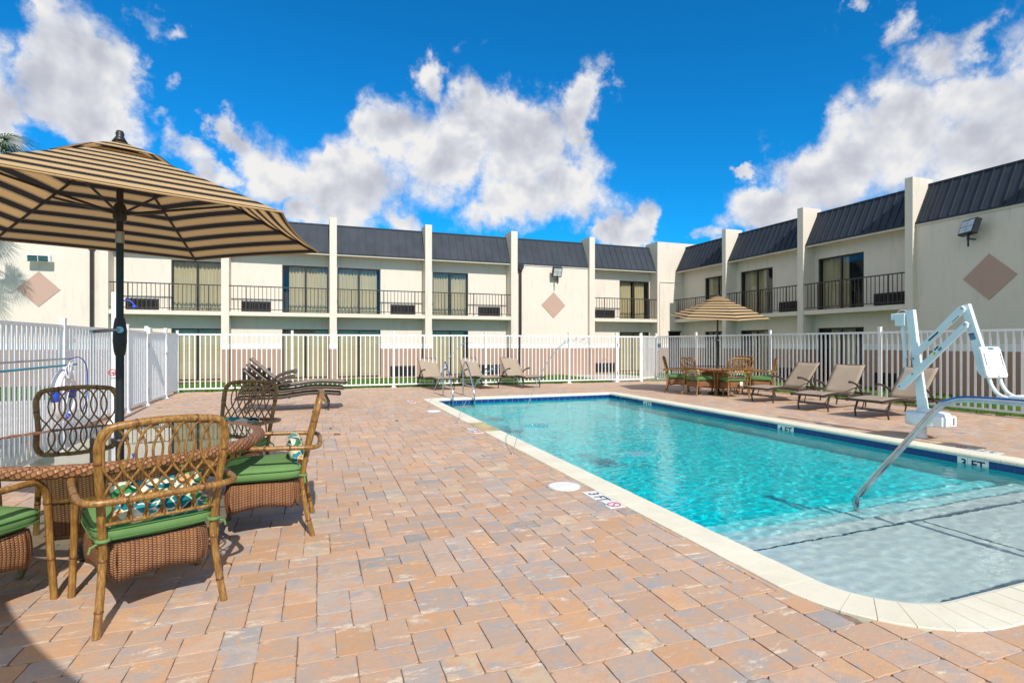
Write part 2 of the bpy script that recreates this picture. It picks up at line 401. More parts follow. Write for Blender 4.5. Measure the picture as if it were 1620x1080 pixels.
def f_pillow(t):
    c = t.coord(); vo = t.n('TexVoronoi'); wv = t.n('VectorMath', operation='ADD'); t.put(wv.inputs[0], c)
    nz = t.n('TexNoise'); nz.inputs['Scale'].default_value = 9; t.put(nz.inputs['Vector'], c); sc_ = t.n('VectorMath', operation='SCALE'); t.put(sc_.inputs[0], nz.outputs['Color']); sc_.inputs['Scale'].default_value = .09
    t.put(wv.inputs[1], sc_.outputs[0]); mp = t.n('Mapping'); t.put(mp.inputs[0], wv.outputs[0]); mp.inputs['Scale'].default_value = (1, 1, 2.2); mp.inputs['Rotation'].default_value = (0, .7, 0)
    t.put(vo.inputs['Vector'], mp.outputs[0]); vo.inputs['Scale'].default_value = 13
    s_ = t.n('SeparateXYZ'); t.put(s_.inputs[0], vo.outputs['Color'])
    a = t.ramp(s_.outputs[0], [(0, (.01, .16, .18)), (.22, (.72, .68, .50)), (.36, (.04, .24, .09)), (.52, (.70, .64, .42)), (.62, (.62, .27, .07)), (.70, (.03, .26, .30)), (.82, (.30, .42, .10)), (.90, (.015, .05, .06))], 'CONSTANT')
    v2 = t.n('TexVoronoi', feature='DISTANCE_TO_EDGE'); t.put(v2.inputs['Vector'], mp.outputs[0]); v2.inputs['Scale'].default_value = 13
    a = t.mix(t.ramp(v2.outputs[0], [(.02, (1, 1, 1)), (.07, (0, 0, 0))]), a, (.72, .70, .55))
    return prin(t, a, .85, 0, t.bump(t.noise(c, 200, 2), .2, .002), .2)
M_PILLOW = mat('tropical_print_fabric', f_pillow)
def f_paver(t):
    at = t.n('Attribute', attribute_name='tone'); c = t.coord()
    n1 = t.noise(c, 7, 5, .65); n2 = t.noise(c, 33, 6, .72); n3 = t.noise(t.coord(scale=(1, 2.6, 1)), 11, 6, .7, .4)
    st = t.noise(c, .55, 5, .6)
    a = at.outputs['Color']
    sepc = t.n('SeparateColor'); t.put(sepc.inputs[0], at.outputs['Color'])
    # every stone has its own cloud pattern: the noise is shifted by the stone's own random tone
    sh = t.n('VectorMath', operation='SCALE'); t.put(sh.inputs[0], at.outputs['Vector']); sh.inputs['Scale'].default_value = 160.0
    cs = t.n('VectorMath', operation='ADD'); t.put(cs.inputs[0], c); t.put(cs.inputs[1], sh.outputs[0]); cs = cs.outputs[0]
    p1 = t.noise(cs, 6.5, 4, .6, .5); p2 = t.noise(cs, 9.5, 6, .65, .8); mp3 = t.n('Mapping'); t.put(mp3.inputs[0], cs); mp3.inputs['Scale'].default_value = (.7, 2.2, 1); p3 = t.noise(mp3.outputs[0], 5.0, 8, .8, .3)
    a = t.mix(t.ramp(p1, [(.51, (0, 0, 0)), (.64, (.8, .8, .8))]), a, (.37, .345, .335))
    a = t.mix(t.ramp(p2, [(.50, (0, 0, 0)), (.64, (.75, .75, .75))]), a, (.60, .33, .175))
    a = t.mix(t.ramp(p3, [(.57, (0, 0, 0)), (.63, (.9, .9, .9))]), a, (.76, .63, .48))
    a = t.mix(t.ramp(n3, [(.52, (0, 0, 0)), (.66, (.4, .4, .4))]), a, (.40, .33, .29))
    a = t.mix(t.ramp(n2, [(.58, (0, 0, 0)), (.70, (.4, .4, .4))]), a, (.68, .50, .37))
    a = t.mix(t.m('MULTIPLY', t.ramp(n2, [(.22, (1, 1, 1)), (.38, (0, 0, 0))]), .35), a, (.20, .13, .10))
    a = t.mix(t.m('MULTIPLY', t.ramp(st, [(.5, (0, 0, 0)), (.72, (1, 1, 1))]), .18), a, (.30, .24, .20))
    return prin(t, a, .82, 0, t.bump(t.m('ADD', t.m('MULTIPLY', n2, 1.0), t.m('MULTIPLY', t.noise(c, 160, 3), .5)), .5, .006), .3)
M_PAVER = mat('terracotta_paver', f_paver)
M_SAND = plain('joint_sand', (.24, .17, .125), .95, var=.3, vscale=20)
def f_coping(t):
    c = t.coord(); n = t.noise(c, 2.0, 6, .65); n2 = t.noise(c, 28, 5, .7)
    a = t.ramp(n, [(.3, (.68, .63, .49)), (.7, (.80, .76, .62))])
    a = t.mix(t.m('MULTIPLY', t.ramp(n2, [(.56, (0, 0, 0)), (.75, (1, 1, 1))]), .3), a, (.50, .44, .32))
    return prin(t, a, .8, 0, t.bump(n2, .3, .004), .25)
M_COPING = mat('cream_coping_stone', f_coping)
M_COPSTAIN = plain('yellowed_coping_stone', (.52, .42, .22), .8, var=.2)
M_GROUT = plain('pale_grout', (.66, .62, .53), .9)
def f_tile(t):
    c = t.coord(); n = t.noise(c, 5, 4)
    return prin(t, t.mix(n, (.006, .022, .13), (.012, .05, .23)), .12, 0, None, .6)
M_TILE = mat('cobalt_pool_tile', f_tile)
M_STEPSHADE = plain('dark_teal_step_shade', (.03, .12, .15), .3)  # step lines: mostly refraction shadow, painted in as dark teal strips
def f_pool(col, name):
    def f(t):
        c = t.coord(); n = t.noise(c, 1.1, 5, .6)
        return prin(t, t.mix(n, tuple(x * .86 for x in col), tuple(min(1, x * 1.08) for x in col)), .9, 0, None, .1)
    return mat(name, f)
M_POOLDEEP = f_pool((.0, .76, .81), 'plaster_with_deep_water_tint')  # light absorption of the deep water, put into the plaster colour
M_POOLWHITE = f_pool((.64, .79, .78), 'pale_grey_pool_plaster')
M_POOLSTEP = f_pool((.46, .82, .82), 'plaster_with_faint_water_tint')  # water tint growing with depth, put into the step colour
M_POOLSTEP2 = f_pool((.18, .84, .87), 'plaster_with_mid_water_tint')  # stronger water tint of the lowest step, put into its colour
def f_water(t):
    r = t.n('BsdfRefraction'); r.inputs['IOR'].default_value = 1.33; r.inputs['Roughness'].default_value = 0; r.inputs[0].default_value = (.98, 1, 1, 1)
    g = t.n('BsdfGlossy'); g.inputs['Roughness'].default_value = .03
    c = t.coord(scale=(1, 1.35, 1)); hh = t.m('ADD', t.noise(c, 11, 2, .5, .3), 0.0)
    nb = t.bump(hh, .22, .012); t.put(r.inputs['Normal'], nb); t.put(g.inputs['Normal'], t.bump(hh, .35, .012))
    lw = t.n('LayerWeight'); lw.inputs[0].default_value = .5
    fac = t.m('MULTIPLY_ADD', t.m('POWER', lw.outputs[1], 5.0), .8, .02)
    mx = t.n('MixShader'); t.put(mx.inputs[0], fac); t.put(mx.inputs[1], r.outputs[0]); t.put(mx.inputs[2], g.outputs[0]); return mx.outputs[0]
M_WATER = mat('pool_water', f_water)
def f_jet(t):
    g = t.n('BsdfGlossy'); g.inputs['Roughness'].default_value = .08
    d = t.n('BsdfTranslucent'); d.inputs[0].default_value = (.85, .9, .95, 1)
    tr = t.n('BsdfTransparent'); tr.inputs[0].default_value = (.93, .96, .98, 1)
    m1 = t.n('MixShader'); m1.inputs[0].default_value = .7; t.put(m1.inputs[1], g.outputs[0]); t.put(m1.inputs[2], d.outputs[0])
    m2 = t.n('MixShader'); m2.inputs[0].default_value = .8; t.put(m2.inputs[1], tr.outputs[0]); t.put(m2.inputs[2], m1.outputs[0]); return m2.outputs[0]
M_JET = mat('jet_water', f_jet)
def f_grass(t):
    c = t.coord(); n = t.noise(c, 2.5, 6, .7); n2 = t.noise(c, 60, 4, .7)
    a = t.ramp(n, [(.3, (.06, .14, .02)), (.6, (.11, .23, .03)), (.8, (.17, .25, .06))])
    a = t.mix(t.m('MULTIPLY', n2, .5), a, (.02, .05, .008))
    return prin(t, a, .9, 0, t.bump(n2, .9, .03), .2)
M_GRASS = mat('lawn_grass', f_grass)
def f_leaf(name, c1, c2):
    def f(t):
        a = t.mix(t.noise(t.coord(), 7, 4), c1, c2)
        d = prin(t, a, .5, 0, None, .4); tr = t.n('BsdfTranslucent'); t.put(tr.inputs[0], a)
        mx = t.n('MixShader'); mx.inputs[0].default_value = .25; t.put(mx.inputs[1], d); t.put(mx.inputs[2], tr.outputs[0]); return mx.outputs[0]
    return mat(name, f)
M_BLADE = f_leaf('grass_blade', (.08, .20, .02), (.19, .34, .06))
M_FROND = f_leaf('palm_frond_leaf', (.025, .085, .012), (.07, .15, .025))
M_LAMPGLASS = plain('floodlight_lens', (.55, .60, .60), .12, var=.1)
M_LAMPDARK = plain('floodlight_led_grid', (.04, .11, .12), .2, var=.3, vscale=30)

# ------------------------------------------------------------------ ground
gb = MB(); gb.add([(-400, -400, -.03), (400, -400, -.03), (400, 400, -.03), (-400, 400, -.03)], [(0, 1, 2, 3)])
# the ground sheet has a hole where the pool basin is sunk
def ring_sheet(x0, y0, x1, y1, hx0, hy0, hx1, hy1, z):
    m = MB(); m.add([(x0, y0, z), (x1, y0, z), (x1, y1, z), (x0, y1, z), (hx0, hy0, z), (hx1, hy0, z), (hx1, hy1, z), (hx0, hy1, z)],
          [(0, 1, 5, 4), (1, 2, 6, 5), (2, 3, 7, 6), (3, 0, 4, 7)]); return m
struct(ring_sheet(-500, -500, 500, 500, 2.5, 1.7, 7.65, 12.95, -.035).build('ground', M_GRASS))

PX0, PX1, PY0, PY1 = 2.40, 7.75, 1.58, 13.05     # pool: outer edge of coping
CW = .28                                          # coping width
IX0, IX1, IY0, IY1 = PX0 + CW, PX1 - CW, PY0 + CW, PY1 - CW
def rrect(x0, y0, x1, y1, rf, rb, step=.05):
    """counter-clockwise outline; rf: radius of the two front corners, rb: of the two back ones"""
    pts = []
    def line(a, b):
        n = max(1, int(math.dist(a, b) / step))
        for i in range(n): pts.append((a[0] + (b[0] - a[0]) * i / n, a[1] + (b[1] - a[1]) * i / n))
    def arc(c, r, a0):
        n = max(5, int(r * math.pi / 2 / step))
        for i in range(n): a = a0 + math.pi / 2 * i / n; pts.append((c[0] + r * math.cos(a), c[1] + r * math.sin(a)))
    line((x0 + rf, y0), (x1 - rf, y0)); arc((x1 - rf, y0 + rf), rf, -math.pi / 2)
    line((x1, y0 + rf), (x1, y1 - rb)); arc((x1 - rb, y1 - rb), rb, 0)
    line((x1 - rb, y1), (x0 + rb, y1)); arc((x0 + rb, y1 - rb), rb, math.pi / 2)
    line((x0, y1 - rb), (x0, y0 + rf)); arc((x0 + rf, y0 + rf), rf, math.pi)
    return pts
def sd_rr(x, y, x0, y0, x1, y1, r):
    cx_, cy_ = (x0 + x1) / 2, (y0 + y1) / 2; qx = abs(x - cx_) - (x1 - x0) / 2 + r; qy = abs(y - cy_) - (y1 - y0) / 2 + r
    return math.hypot(max(qx, 0), max(qy, 0)) + min(max(qx, qy), 0) - r

# ---- paver deck: every paver is its own bevelled stone inside one sheet
def build_deck():
    x0, x1, y0, y1 = -3.75, 12.12, -3.2, 16.95
    V = []; F = []; tone = []
    def stone(a, b, c, d):
        cx_, cy_ = (a + b) / 2, (c + d) / 2
        r = .68 if cy_ < 6 else .3
        if sd_rr(cx_, cy_, PX0, PY0, PX1, PY1, r) < -.09: return
        # right of the pool and behind the back fence line stop
        if cy_ > 16.95 - .042 * (cx_ + 3.6) and cx_ < 10.8: return
        g = .0006 + rnd.random() * .0020; gy = .0003 + rnd.random() * .0007
        j = lambda: (rnd.random() - .5) * .005
        q = [(a + g + j(), c + gy + j() * .5), (b - g + j(), c + gy + j() * .5), (b - g + j(), d - gy + j() * .5), (a + g + j(), d - gy + j() * .5)]
        h = rnd.uniform(-.001, .001); tx = rnd.uniform(-.005, .005); ty = rnd.uniform(-.004, .004); bv = .0042
        k = len(V)
        near = math.hypot(cx_, cy_) < 9
        def P(x, y, z): V.append((x, y, z + h + tx * (x - cx_) + ty * (y - cy_)))
        n = 4
        if near:
            # wavy worn edge: two points per side
            ring = []
            for i in range(4):
                p, q2 = q[i], q[(i + 1) % 4]
                L = math.dist(p, q2); nx, ny = (q2[1] - p[1]) / L, -(q2[0] - p[0]) / L
                ring.append((p[0] + (q2[0] - p[0]) * .07 , p[1] + (q2[1] - p[1]) * .07))
                for f_ in (.35, .68):
                    w = rnd.uniform(-.0026, .0012); ring.append((p[0] + (q2[0] - p[0]) * f_ + nx * w, p[1] + (q2[1] - p[1]) * f_ + ny * w))
                ring.append((p[0] + (q2[0] - p[0]) * .93, p[1] + (q2[1] - p[1]) * .93))
            n = len(ring)
        else: ring = q
        for x, y in ring: P(x, y, -.02)
        for x, y in ring: P(x, y, -.0014)
        for x, y in ring:
            dx, dy = cx_ - x, cy_ - y; L = math.hypot(dx, dy); P(x + dx / L * bv, y + dy / L * bv, 0)
        for s_ in (0, n):
            for i in range(n): l = (i + 1) % n; F.append((k + s_ + i, k + s_ + l, k + s_ + n + l, k + s_ + n + i))
        F.append(tuple(k + 2 * n + i for i in range(n)))
        u = rnd.random()
        if u < .46: c_ = (.555, .375, .26)
        elif u < .72: c_ = (.53, .39, .30)
        elif u < .88: c_ = (.59, .36, .21)
        elif u < .955: c_ = (.47, .39, .335)
        elif u < .98: c_ = (.60, .46, .31)
        else: c_ = (.36, .325, .30)
        m_ = rnd.uniform(.85, 1.07)
        for _ in range(2 * n + 1): tone.append(tuple(z * m_ for z in c_))
    # three stone sizes (square, and oblong both ways) fitted exactly into 12 x 12 modules
    U_, NB = .0815, 12
    def tiling(seed):
        rg = random.Random(seed); occ = [[0] * NB for _ in range(NB)]; out = []
        def go(p):
            while p < NB * NB and occ[p // NB][p % NB]: p += 1
            if p == NB * NB: return True
            r_, c_ = divmod(p, NB); ops_ = [(2, 2), (3, 2), (2, 3), (2, 2), (3, 2), (3, 3)] ; rg.shuffle(ops_); seen_ = set()
            if ops_[0] == (3, 3) and rg.random() < .75: ops_ = ops_[1:] + ops_[:1]
            for w, h in ops_:
                if (w, h) in seen_: continue
                seen_.add((w, h))
                if c_ + w > NB or r_ + h > NB or any(occ[r_ + a][c_ + b] for a in range(h) for b in range(w)): continue
                for a in range(h):
                    for b in range(w): occ[r_ + a][c_ + b] = 1
                out.append((c_, r_, w, h))
                if go(p + 2): return True
                out.pop()
                for a in range(h):
                    for b in range(w): occ[r_ + a][c_ + b] = 0
            return False
        return out if go(0) else None
    def seams(t_):                                            # long straight joints score badly
        own = {}
        for k, (c_, r_, w, h) in enumerate(t_):
            for a in range(h):
                for b in range(w): own[(c_ + b, r_ + a)] = k
        sc_ = 0
        for ax_ in (0, 1):
            for p in range(1, NB):
                run = 0
                for q in range(NB + 1):
                    cut = q < NB and (own[(p, q)] != own[(p - 1, q)] if ax_ == 0 else own[(q, p)] != own[(q, p - 1)])
                    if cut: run += 1
                    else: sc_ += run ** 3 * (1.0 if ax_ == 0 else .5); run = 0
        return sc_
    tiles = sorted((t_ for t_ in (tiling(k) for k in range(500)) if t_), key=seams)[:16]
    B_ = U_ * NB; by = y0; row = 0
    while by < y1:
        bx = x0 - rnd.choice((0, 2, 3, 5, 6, 8, 9)) * U_
        while bx < x1:
            for c_, r_, w, h in rnd.choice(tiles): 
                X_, Y_ = bx + c_ * U_, by + r_ * U_
                if X_ > x0 - .1 and X_ + w * U_ < x1 + .1 and Y_ + h * U_ < y1 + .1: stone(X_, X_ + w * U_, Y_, Y_ + h * U_)
            bx += B_
        by += B_; row += 1
    me = bpy.data.meshes.new('paver_deck'); me.from_pydata(V, [], F)
    ca = me.color_attributes.new('tone', 'FLOAT_COLOR', 'CORNER')
    buf = []
    for p, c_ in zip(me.polygons, tone): buf += [*c_, 1.0] * p.loop_total
    ca.data.foreach_set('color', buf)
    me.materials.append(M_PAVER); o = bpy.data.objects.new('paver_deck', me); COL.objects.link(o); struct(o)
    s = ring_sheet(x0, y0, x1, 16.3, 2.5, 1.7, 7.65, 12.95, -.0085).build('joint_sand', M_SAND); struct(s)
build_deck()

# ------------------------------------------------------------------ swimming pool
def build_pool():
    pool = thing('swimming_pool', 'turquoise rectangular swimming pool with cream coping and cobalt tile band in the paver deck', 'swimming pool', (0, 0, 0))
    outer = rrect(PX0, PY0, PX1, PY1, .72, .3, .04); inner_r = (.46, .12)
    # arc length walk around the outer outline, matched by normal offset
    n = len(outer)
    def nrm(i):
        a, b = outer[(i - 1) % n], outer[(i + 1) % n]; dx, dy = b[0] - a[0], b[1] - a[1]; L = math.hypot(dx, dy); return (-dy / L, dx / L)
    cum = [0]
    for i in range(n): cum.append(cum[-1] + math.dist(outer[i], outer[(i + 1) % n]))
    total = cum[-1]; N = int(total / .158)
    def at(s):
        s %= total
        import bisect
        i = min(n - 1, bisect.bisect_right(cum, s) - 1); t_ = (s - cum[i]) / (cum[i + 1] - cum[i]); a, b = outer[i], outer[(i + 1) % n]
        na, nb = nrm(i), nrm((i + 1) % n)
        return (a[0] + (b[0] - a[0]) * t_, a[1] + (b[1] - a[1]) * t_, na[0] + (nb[0] - na[0]) * t_, na[1] + (nb[1] - na[1]) * t_)
    prof = [(0, -.03), (0, .004), (.004, .008), (CW - .03, .008), (CW - .008, .003), (CW + .004, -.012), (CW + .006, -.026), (CW - .002, -.042), (CW - .02, -.048)]
    cop = MB(); gr = MB(); stain = MB()
    for k in range(N):
        s0 = total * k / N + .0022; s1 = total * (k + 1) / N - .0022; sub = 2
        x, y, _, _ = at((s0 + s1) / 2)
        m = stain if (x < PX0 + .01 and 7.82 < y < 8.72) else cop
        dz = rnd.uniform(-.0008, .0008); P = []; F = []
        for a in range(sub + 1):
            px, py, nx, ny = at(s0 + (s1 - s0) * a / sub)
            for d, z in prof: P.append((px + nx * d, py + ny * d, z + dz))
        q = len(prof)
        for a in range(sub):
            for b in range(q - 1): F.append((a * q + b, a * q + b + 1, (a + 1) * q + b + 1, (a + 1) * q + b))
        F.append(tuple(range(q))[::-1]); F.append(tuple(sub * q + i for i in range(q)))
        m.add(P, F)
    def sweep(m, d0, d1, z0, z1, num=400, sm=False):
        P = []; F = []
        for a in range(num):
            px, py, nx, ny = at(total * a / num); P += [(px + nx * d0, py + ny * d0, z0), (px + nx * d1, py + ny * d1, z1)]
        for a in range(num): b = (a + 1) % num; F.append((2 * a, 2 * a + 1, 2 * b + 1, 2 * b))
        m.add(P, F, sm)
    sweep(gr, .002, CW - .012, .0045, .0045); sweep(gr, CW - .012, CW - .004, .0045, -.045)
    cp = cop.build('coping', M_COPING, pool, recalc=True); stn = stain.build('stained_coping', M_COPSTAIN, pool, recalc=True); stn['label'] = 'yellow stained stretch of coping'
    gr.build('coping_grout', M_GROUT, pool)
    # tile band: each tile a slightly proud block on the wall
    tb = MB(); NT_ = int(total / .163); WL = .018
    for k in range(NT_):
        s0 = total * k / NT_ + .0025; s1 = total * (k + 1) / NT_ - .0025
        a = at(s0); b = at(s1); P = []
        for q in (a, b):
            for d, z in ((CW + .004 - WL, -.045), (CW + .004 - WL, -.195)): P.append((q[0] + q[2] * (d), q[1] + q[3] * d, z))
            for d, z in ((CW + .010 - WL, -.047), (CW + .010 - WL, -.193)): P.append((q[0] + q[2] * (d), q[1] + q[3] * d, z))
        tb.add(P, [(2, 3, 7, 6), (0, 1, 3, 2), (4, 6, 7, 5), (0, 2, 6, 4), (1, 5, 7, 3)])
    tb.build('tile_band', M_TILE, pool, recalc=True)
    gw = MB(); sweep(gw, CW - .014, CW - .014, -.046, -.21); gw.build('tile_grout', M_GROUT, pool)
    wall = MB(); sweep(wall, CW - .012, CW - .012, -.2, -1.7); wl = wall.build('pool_wall', M_POOLDEEP, pool)
    X0, X1 = IX0 - .03, IX1 + .03
    def slab(m, ya, yb, za, zb): m.add([(X0, ya, za), (X1, ya, za), (X1, yb, zb), (X0, yb, zb)], [(0, 1, 2, 3)])
    fl = MB(); slab(fl, 4.06, 7.5, -1.05, -1.2); slab(fl, 7.5, IY1 + .03, -1.2, -1.5)
    fl = fl.build('pool_floor', M_POOLDEEP, pool)
    recs = [fl, wl]
    SE = 3.17
    def riser(m, y, za, zb): m.add([(X0, y, za), (X1, y, za), (X1, y, zb), (X0, y, zb)], [(3, 2, 1, 0)])
    sh = MB(); slab(sh, IY0 - .05, SE, -.38, -.38); riser(sh, SE, -.38, -.55); recs.append(sh.build('tanning_shelf', M_POOLWHITE, pool))
    for k, (za, zb, mm_) in enumerate(((-.55, -.70, M_POOLWHITE), (-.70, -.86, M_POOLSTEP), (-.86, -1.05, M_POOLSTEP2))):
        st = MB(); slab(st, SE + .3 * k, SE + .3 * k + .3, za, za); riser(st, SE + .3 * k + .3, za, zb); recs.append(st.build('step', mm_, pool))
    nz = MB()  # thin dark strips standing in for the shelf's refracted shadow lines
    for k, z in enumerate((-.38,)): y = SE + .3 * k; nz.box((X0, y - .014, z + .001), (X1, y + .002, z + .005))
    nz.box((4.93, IY0, -.379), (4.955, SE - .024, -.3755))
    recs.append(nz.build('step_shade_line', M_STEPSHADE, pool))
    for r in recs: r.cycles.is_caustics_receiver = True
    # depth markings
    def marker(label, name, M, w, h, txt, sign=False, split=False):
        mk = thing(name, label, 'depth marker'); mk.matrix_world = M
        b = MB()
        if split: b.box((-w / 2, -h / 2, -.004), (-w * .18, h / 2, .002), .001); b.box((-w * .17, -h / 2, -.004), (w / 2, h / 2, .002), .001)
        else: b.box((-w / 2, -h / 2, -.004), (w / 2, h / 2, .002), .001)
        b.build('tile', M_TILEWHITE, mk)
        tx = -w * .14 if sign else 0
        text_mesh(txt, 'lettering', h * .92, Matrix.Translation((tx, 0, .0022)), M_BLACKINK, mk, .0004, h * .022)
        if sign:
            c = MB(); c.tube([(w * .36 + math.cos(a) * h * .36, math.sin(a) * h * .36 + h * .03, .0025) for a in [i * math.pi / 12 for i in range(24)]], h * .035, 5, closed=True)
            a = math.pi * .25; c.tube([(w * .36 - math.cos(a) * h * .34, math.sin(a) * h * .34 + h * .03, .0025), (w * .36 + math.cos(a) * h * .34, -math.sin(a) * h * .34 + h * .03, .0025)], h * .03, 5)
            c.build('prohibition_ring', M_REDINK, mk)
            d = MB(); d.tube([(w * .36 - h * .15, h * .17, .0022), (w * .36 + h * .02, h * .02, .0022), (w * .36 + h * .16, h * -.12, .0022)], h * .03, 5); d.lathe([(h * .05, 0), (h * .05, .001)], 10, (w * .36 + h * .2, -h * .15, .0018)); d.build('diver_figure', M_BLACKINK, mk)
            text_mesh('NO DIVING', 'small_lettering', h * .2, Matrix.Translation((w * .17, -h * .42, .0022)), M_BLACKINK, mk, .0004, .0008)
        return mk
    # on the deck, read from the deck side looking at the pool: text runs towards -Y, up is +X
    def flat(x, y, rz): return Matrix.Translation((x, y, .003)) @ Matrix.Rotation(rz, 4, 'Z')
    marker('white 3 FT depth tile with no-diving symbol in the deck beside the near coping', 'depth_marker', flat(2.325, 4.09, -math.pi / 2), .50, .145, '3 FT', True)
    marker('white depth tile in the deck beside the yellow stained coping', 'depth_marker', flat(2.30, 8.0, -math.pi / 2), .50, .145, '3 FT', True)
    marker('white depth tile in the deck near the far left corner of the pool', 'depth_marker', flat(2.05, 12.45, -math.pi / 2), .50, .145, '4 FT', True)
    marker('white depth tile in the deck behind the coping on the pool lift side', 'depth_marker', flat(7.85, 4.35, math.pi / 2), .50, .145, '3 FT', True)
    def vert(x, y, z): return Matrix.Translation((x, y, z)) @ Matrix.Rotation(-math.pi / 2, 4, 'Z') @ Matrix.Rotation(math.pi / 2, 4, 'X')
    for y, tx, lb in ((4.19, '3 FT', 'white 3 FT tile half under water on the pool wall below the pool lift'),
                      (6.95, '4 FT', 'white 4 FT tile on the far pool wall in front of the middle tan lounger'),
                      (11.0, '4 FT', 'white 4 FT tile on the pool wall below the far umbrella table')):
        marker(lb, 'depth_marker', vert(IX1 - .0, y, -.118), .33, .145, tx, False, True)
build_pool()

def build_water():
    sx = .024; nx = int((IX1 - IX0 + .02) / sx); ny = int((IY1 - IY0 + .02) / sx); vs = []; fs = []
    jets_ = [(3.96, 6.05), (3.6, 8.8), (3.7, 10.3), (4.9, 4.6), (3.2, 5.2)]
    for j in range(ny + 1):
        for i in range(nx + 1):
            x = IX0 - .01 + (IX1 - IX0 + .02) * i / nx; y = IY0 - .01 + (IY1 - IY0 + .02) * j / ny
            k = min(1, max(0, (y - 2.4) / 1.6)); amp = .72 + .62 * k
            h = .0022 * noise.noise((x * 1.7 + 3, y * 2.1, 0)) + .0013 * noise.noise((x * 4.2, y * 5.2, 5)) + .0012 * noise.noise((x * 9, y * 12, 9)) * (2.2 - 1.3 * k) + .0008 * noise.noise((x * 15, y * 17, 2)) * (1.3 - .3 * k)
            h *= amp
            for jx, jy in jets_[:3]:
                d = math.hypot(x - jx, y - jy)
                if d < 1.3: h += .002 * math.cos(d * 38) * math.exp(-d * 4.5) + (.014 * noise.noise((x * 22, y * 22, 1)) if d < .16 else 0)
            vs.append((x, y, -.118 + h))
    for j in range(ny):
        for i in range(nx): k = j * (nx + 1) + i; fs.append((k, k + 1, k + nx + 2, k + nx + 1))
    # drop faces outside the rounded inner outline
    def inside(f):
        x = sum(vs[i][0] for i in f) / 4; y = sum(vs[i][1] for i in f) / 4; r = .46 if y < 5 else .05
        return sd_rr(x, y, IX0 - .01, IY0 - .01, IX1 + .01, IY1 + .01, r) < .015
    fs = [f for f in fs if inside(f)]
    me = bpy.data.meshes.new('water'); me.from_pydata(vs, [], fs); me.polygons.foreach_set('use_smooth', [True] * len(fs)); me.materials.append(M_WATER)
    o = bpy.data.objects.new('water', me); COL.objects.link(o); struct(o); o.cycles.is_caustics_caster = True
build_water()

# ------------------------------------------------------------------ hotel building (two wings)
YW, XW = 21.25, 16.05
def mapB(s, t, z): return (s, YW - t, z)          # back wing: s along X
def mapR(s, t, z): return (XW - t, s, z)          # right wing: s along Y
HOTEL = thing('hotel_building', 'two storey cream stucco hotel with brown base, white fin pillars and dark metal mansard roof', 'hotel', (0, 0, 0))
FT = .55
def wall_with_openings(fm, s0, s1, t, openings, z1=4.69, reveal=.14):
    """painted in three heights: brown base, white band, cream above"""
    mats = [(0, 1.15, M_BROWN, 'wall_base'), (1.15, 1.33, M_BAND, 'wall_band'), (1.33, z1, M_CREAM, 'wall')]
    for za, zb, m_, nm in mats:
        mb = MB(fmap=fm); off = .006 if nm == 'wall_band' else 0
        ss = sorted({s0, s1} | {o[0] for o in openings} | {o[1] for o in openings}); zs = sorted({za, zb} | {z for o in openings for z in (o[2], o[3]) if za < z < zb})
        for a, b in zip(ss, ss[1:]):
            for c, d in zip(zs, zs[1:]):
                ms, mz = (a + b) / 2, (c + d) / 2
                if any(o[0] < ms < o[1] and o[2] < mz < o[3] for o in openings): continue
                mb.add([(a, t + off, c), (b, t + off, c), (b, t + off, d), (a, t + off, d)], [(0, 1, 2, 3)])
        for o in openings:
            c, d = max(o[2], za), min(o[3], zb)
            if c >= d: continue
            for s_ in (o[0], o[1]): mb.add([(s_, t + off, c), (s_, t + off, d), (s_, t - reveal, d), (s_, t - reveal, c)], [(0, 1, 2, 3)])
            if za <= o[3] <= zb: mb.add([(o[0], t + off, o[3]), (o[1], t + off, o[3]), (o[1], t - reveal, o[3]), (o[0], t - reveal, o[3])], [(0, 1, 2, 3)])
            if za <= o[2] <= zb: mb.add([(o[0], t + off, o[2]), (o[1], t + off, o[2]), (o[1], t - reveal, o[2]), (o[0], t - reveal, o[2])], [(0, 1, 2, 3)])
        if off: mb.add([(s0, t, zb), (s1, t, zb), (s1, t + off, zb), (s0, t + off, zb)], [(0, 1, 2, 3)])
        mb.build(nm, m_, HOTEL)
def sliding_door(fm, a, b, z0, z1, cur=((0, 1),), t0=-.03):
    fr = MB(fmap=fm); w = .045
    fr.box((a, t0 - .09, z0), (a + w, t0, z1)); fr.box((b - w, t0 - .09, z0), (b, t0, z1)); fr.box((a + w, t0 - .09, z1 - w), (b - w, t0, z1)); fr.box((a + w, t0 - .09, z0), (b - w, t0, z0 + w))
    m = (a + b) / 2; fr.box((m - .03, t0 - .07, z0 + w), (m + .03, t0 - .012, z1 - w))
    f = fr.build('sliding_door', M_BRONZE, HOTEL, recalc=True)
    g = MB(fmap=fm)
    for p, q, tt in ((a + w, m - .03, t0 - .035), (m + .03, b - w, t0 - .06)): g.add([(p, tt, z0 + w), (q, tt, z0 + w), (q, tt, z1 - w), (p, tt, z1 - w)], [(0, 1, 2, 3)])
    g.build('glass_pane', M_GLASS, f)
    c = MB(fmap=fm)
    for u0, u1 in cur:
        p, q = a + (b - a) * u0, a + (b - a) * u1; n = int((q - p) / .014); ph = rnd.random() * 6; P = []; F = []
        for i in range(n + 1):
            s_ = p + (q - p) * i / n; tt = t0 - .21 + .03 * math.sin(s_ * 52 + ph + 1.2 * math.sin(s_ * 7 + ph)) + .008 * math.sin(s_ * 121 + ph)
            P += [(s_, tt, z0 + .03), (s_, tt + .012 * math.sin(s_ * 9), z1 + .02)]
        for i in range(n): F.append((2 * i, 2 * i + 2, 2 * i + 3, 2 * i + 1))
        c.add(P, F, True)
    c.build('curtain', M_CURTAIN, f)
    return f
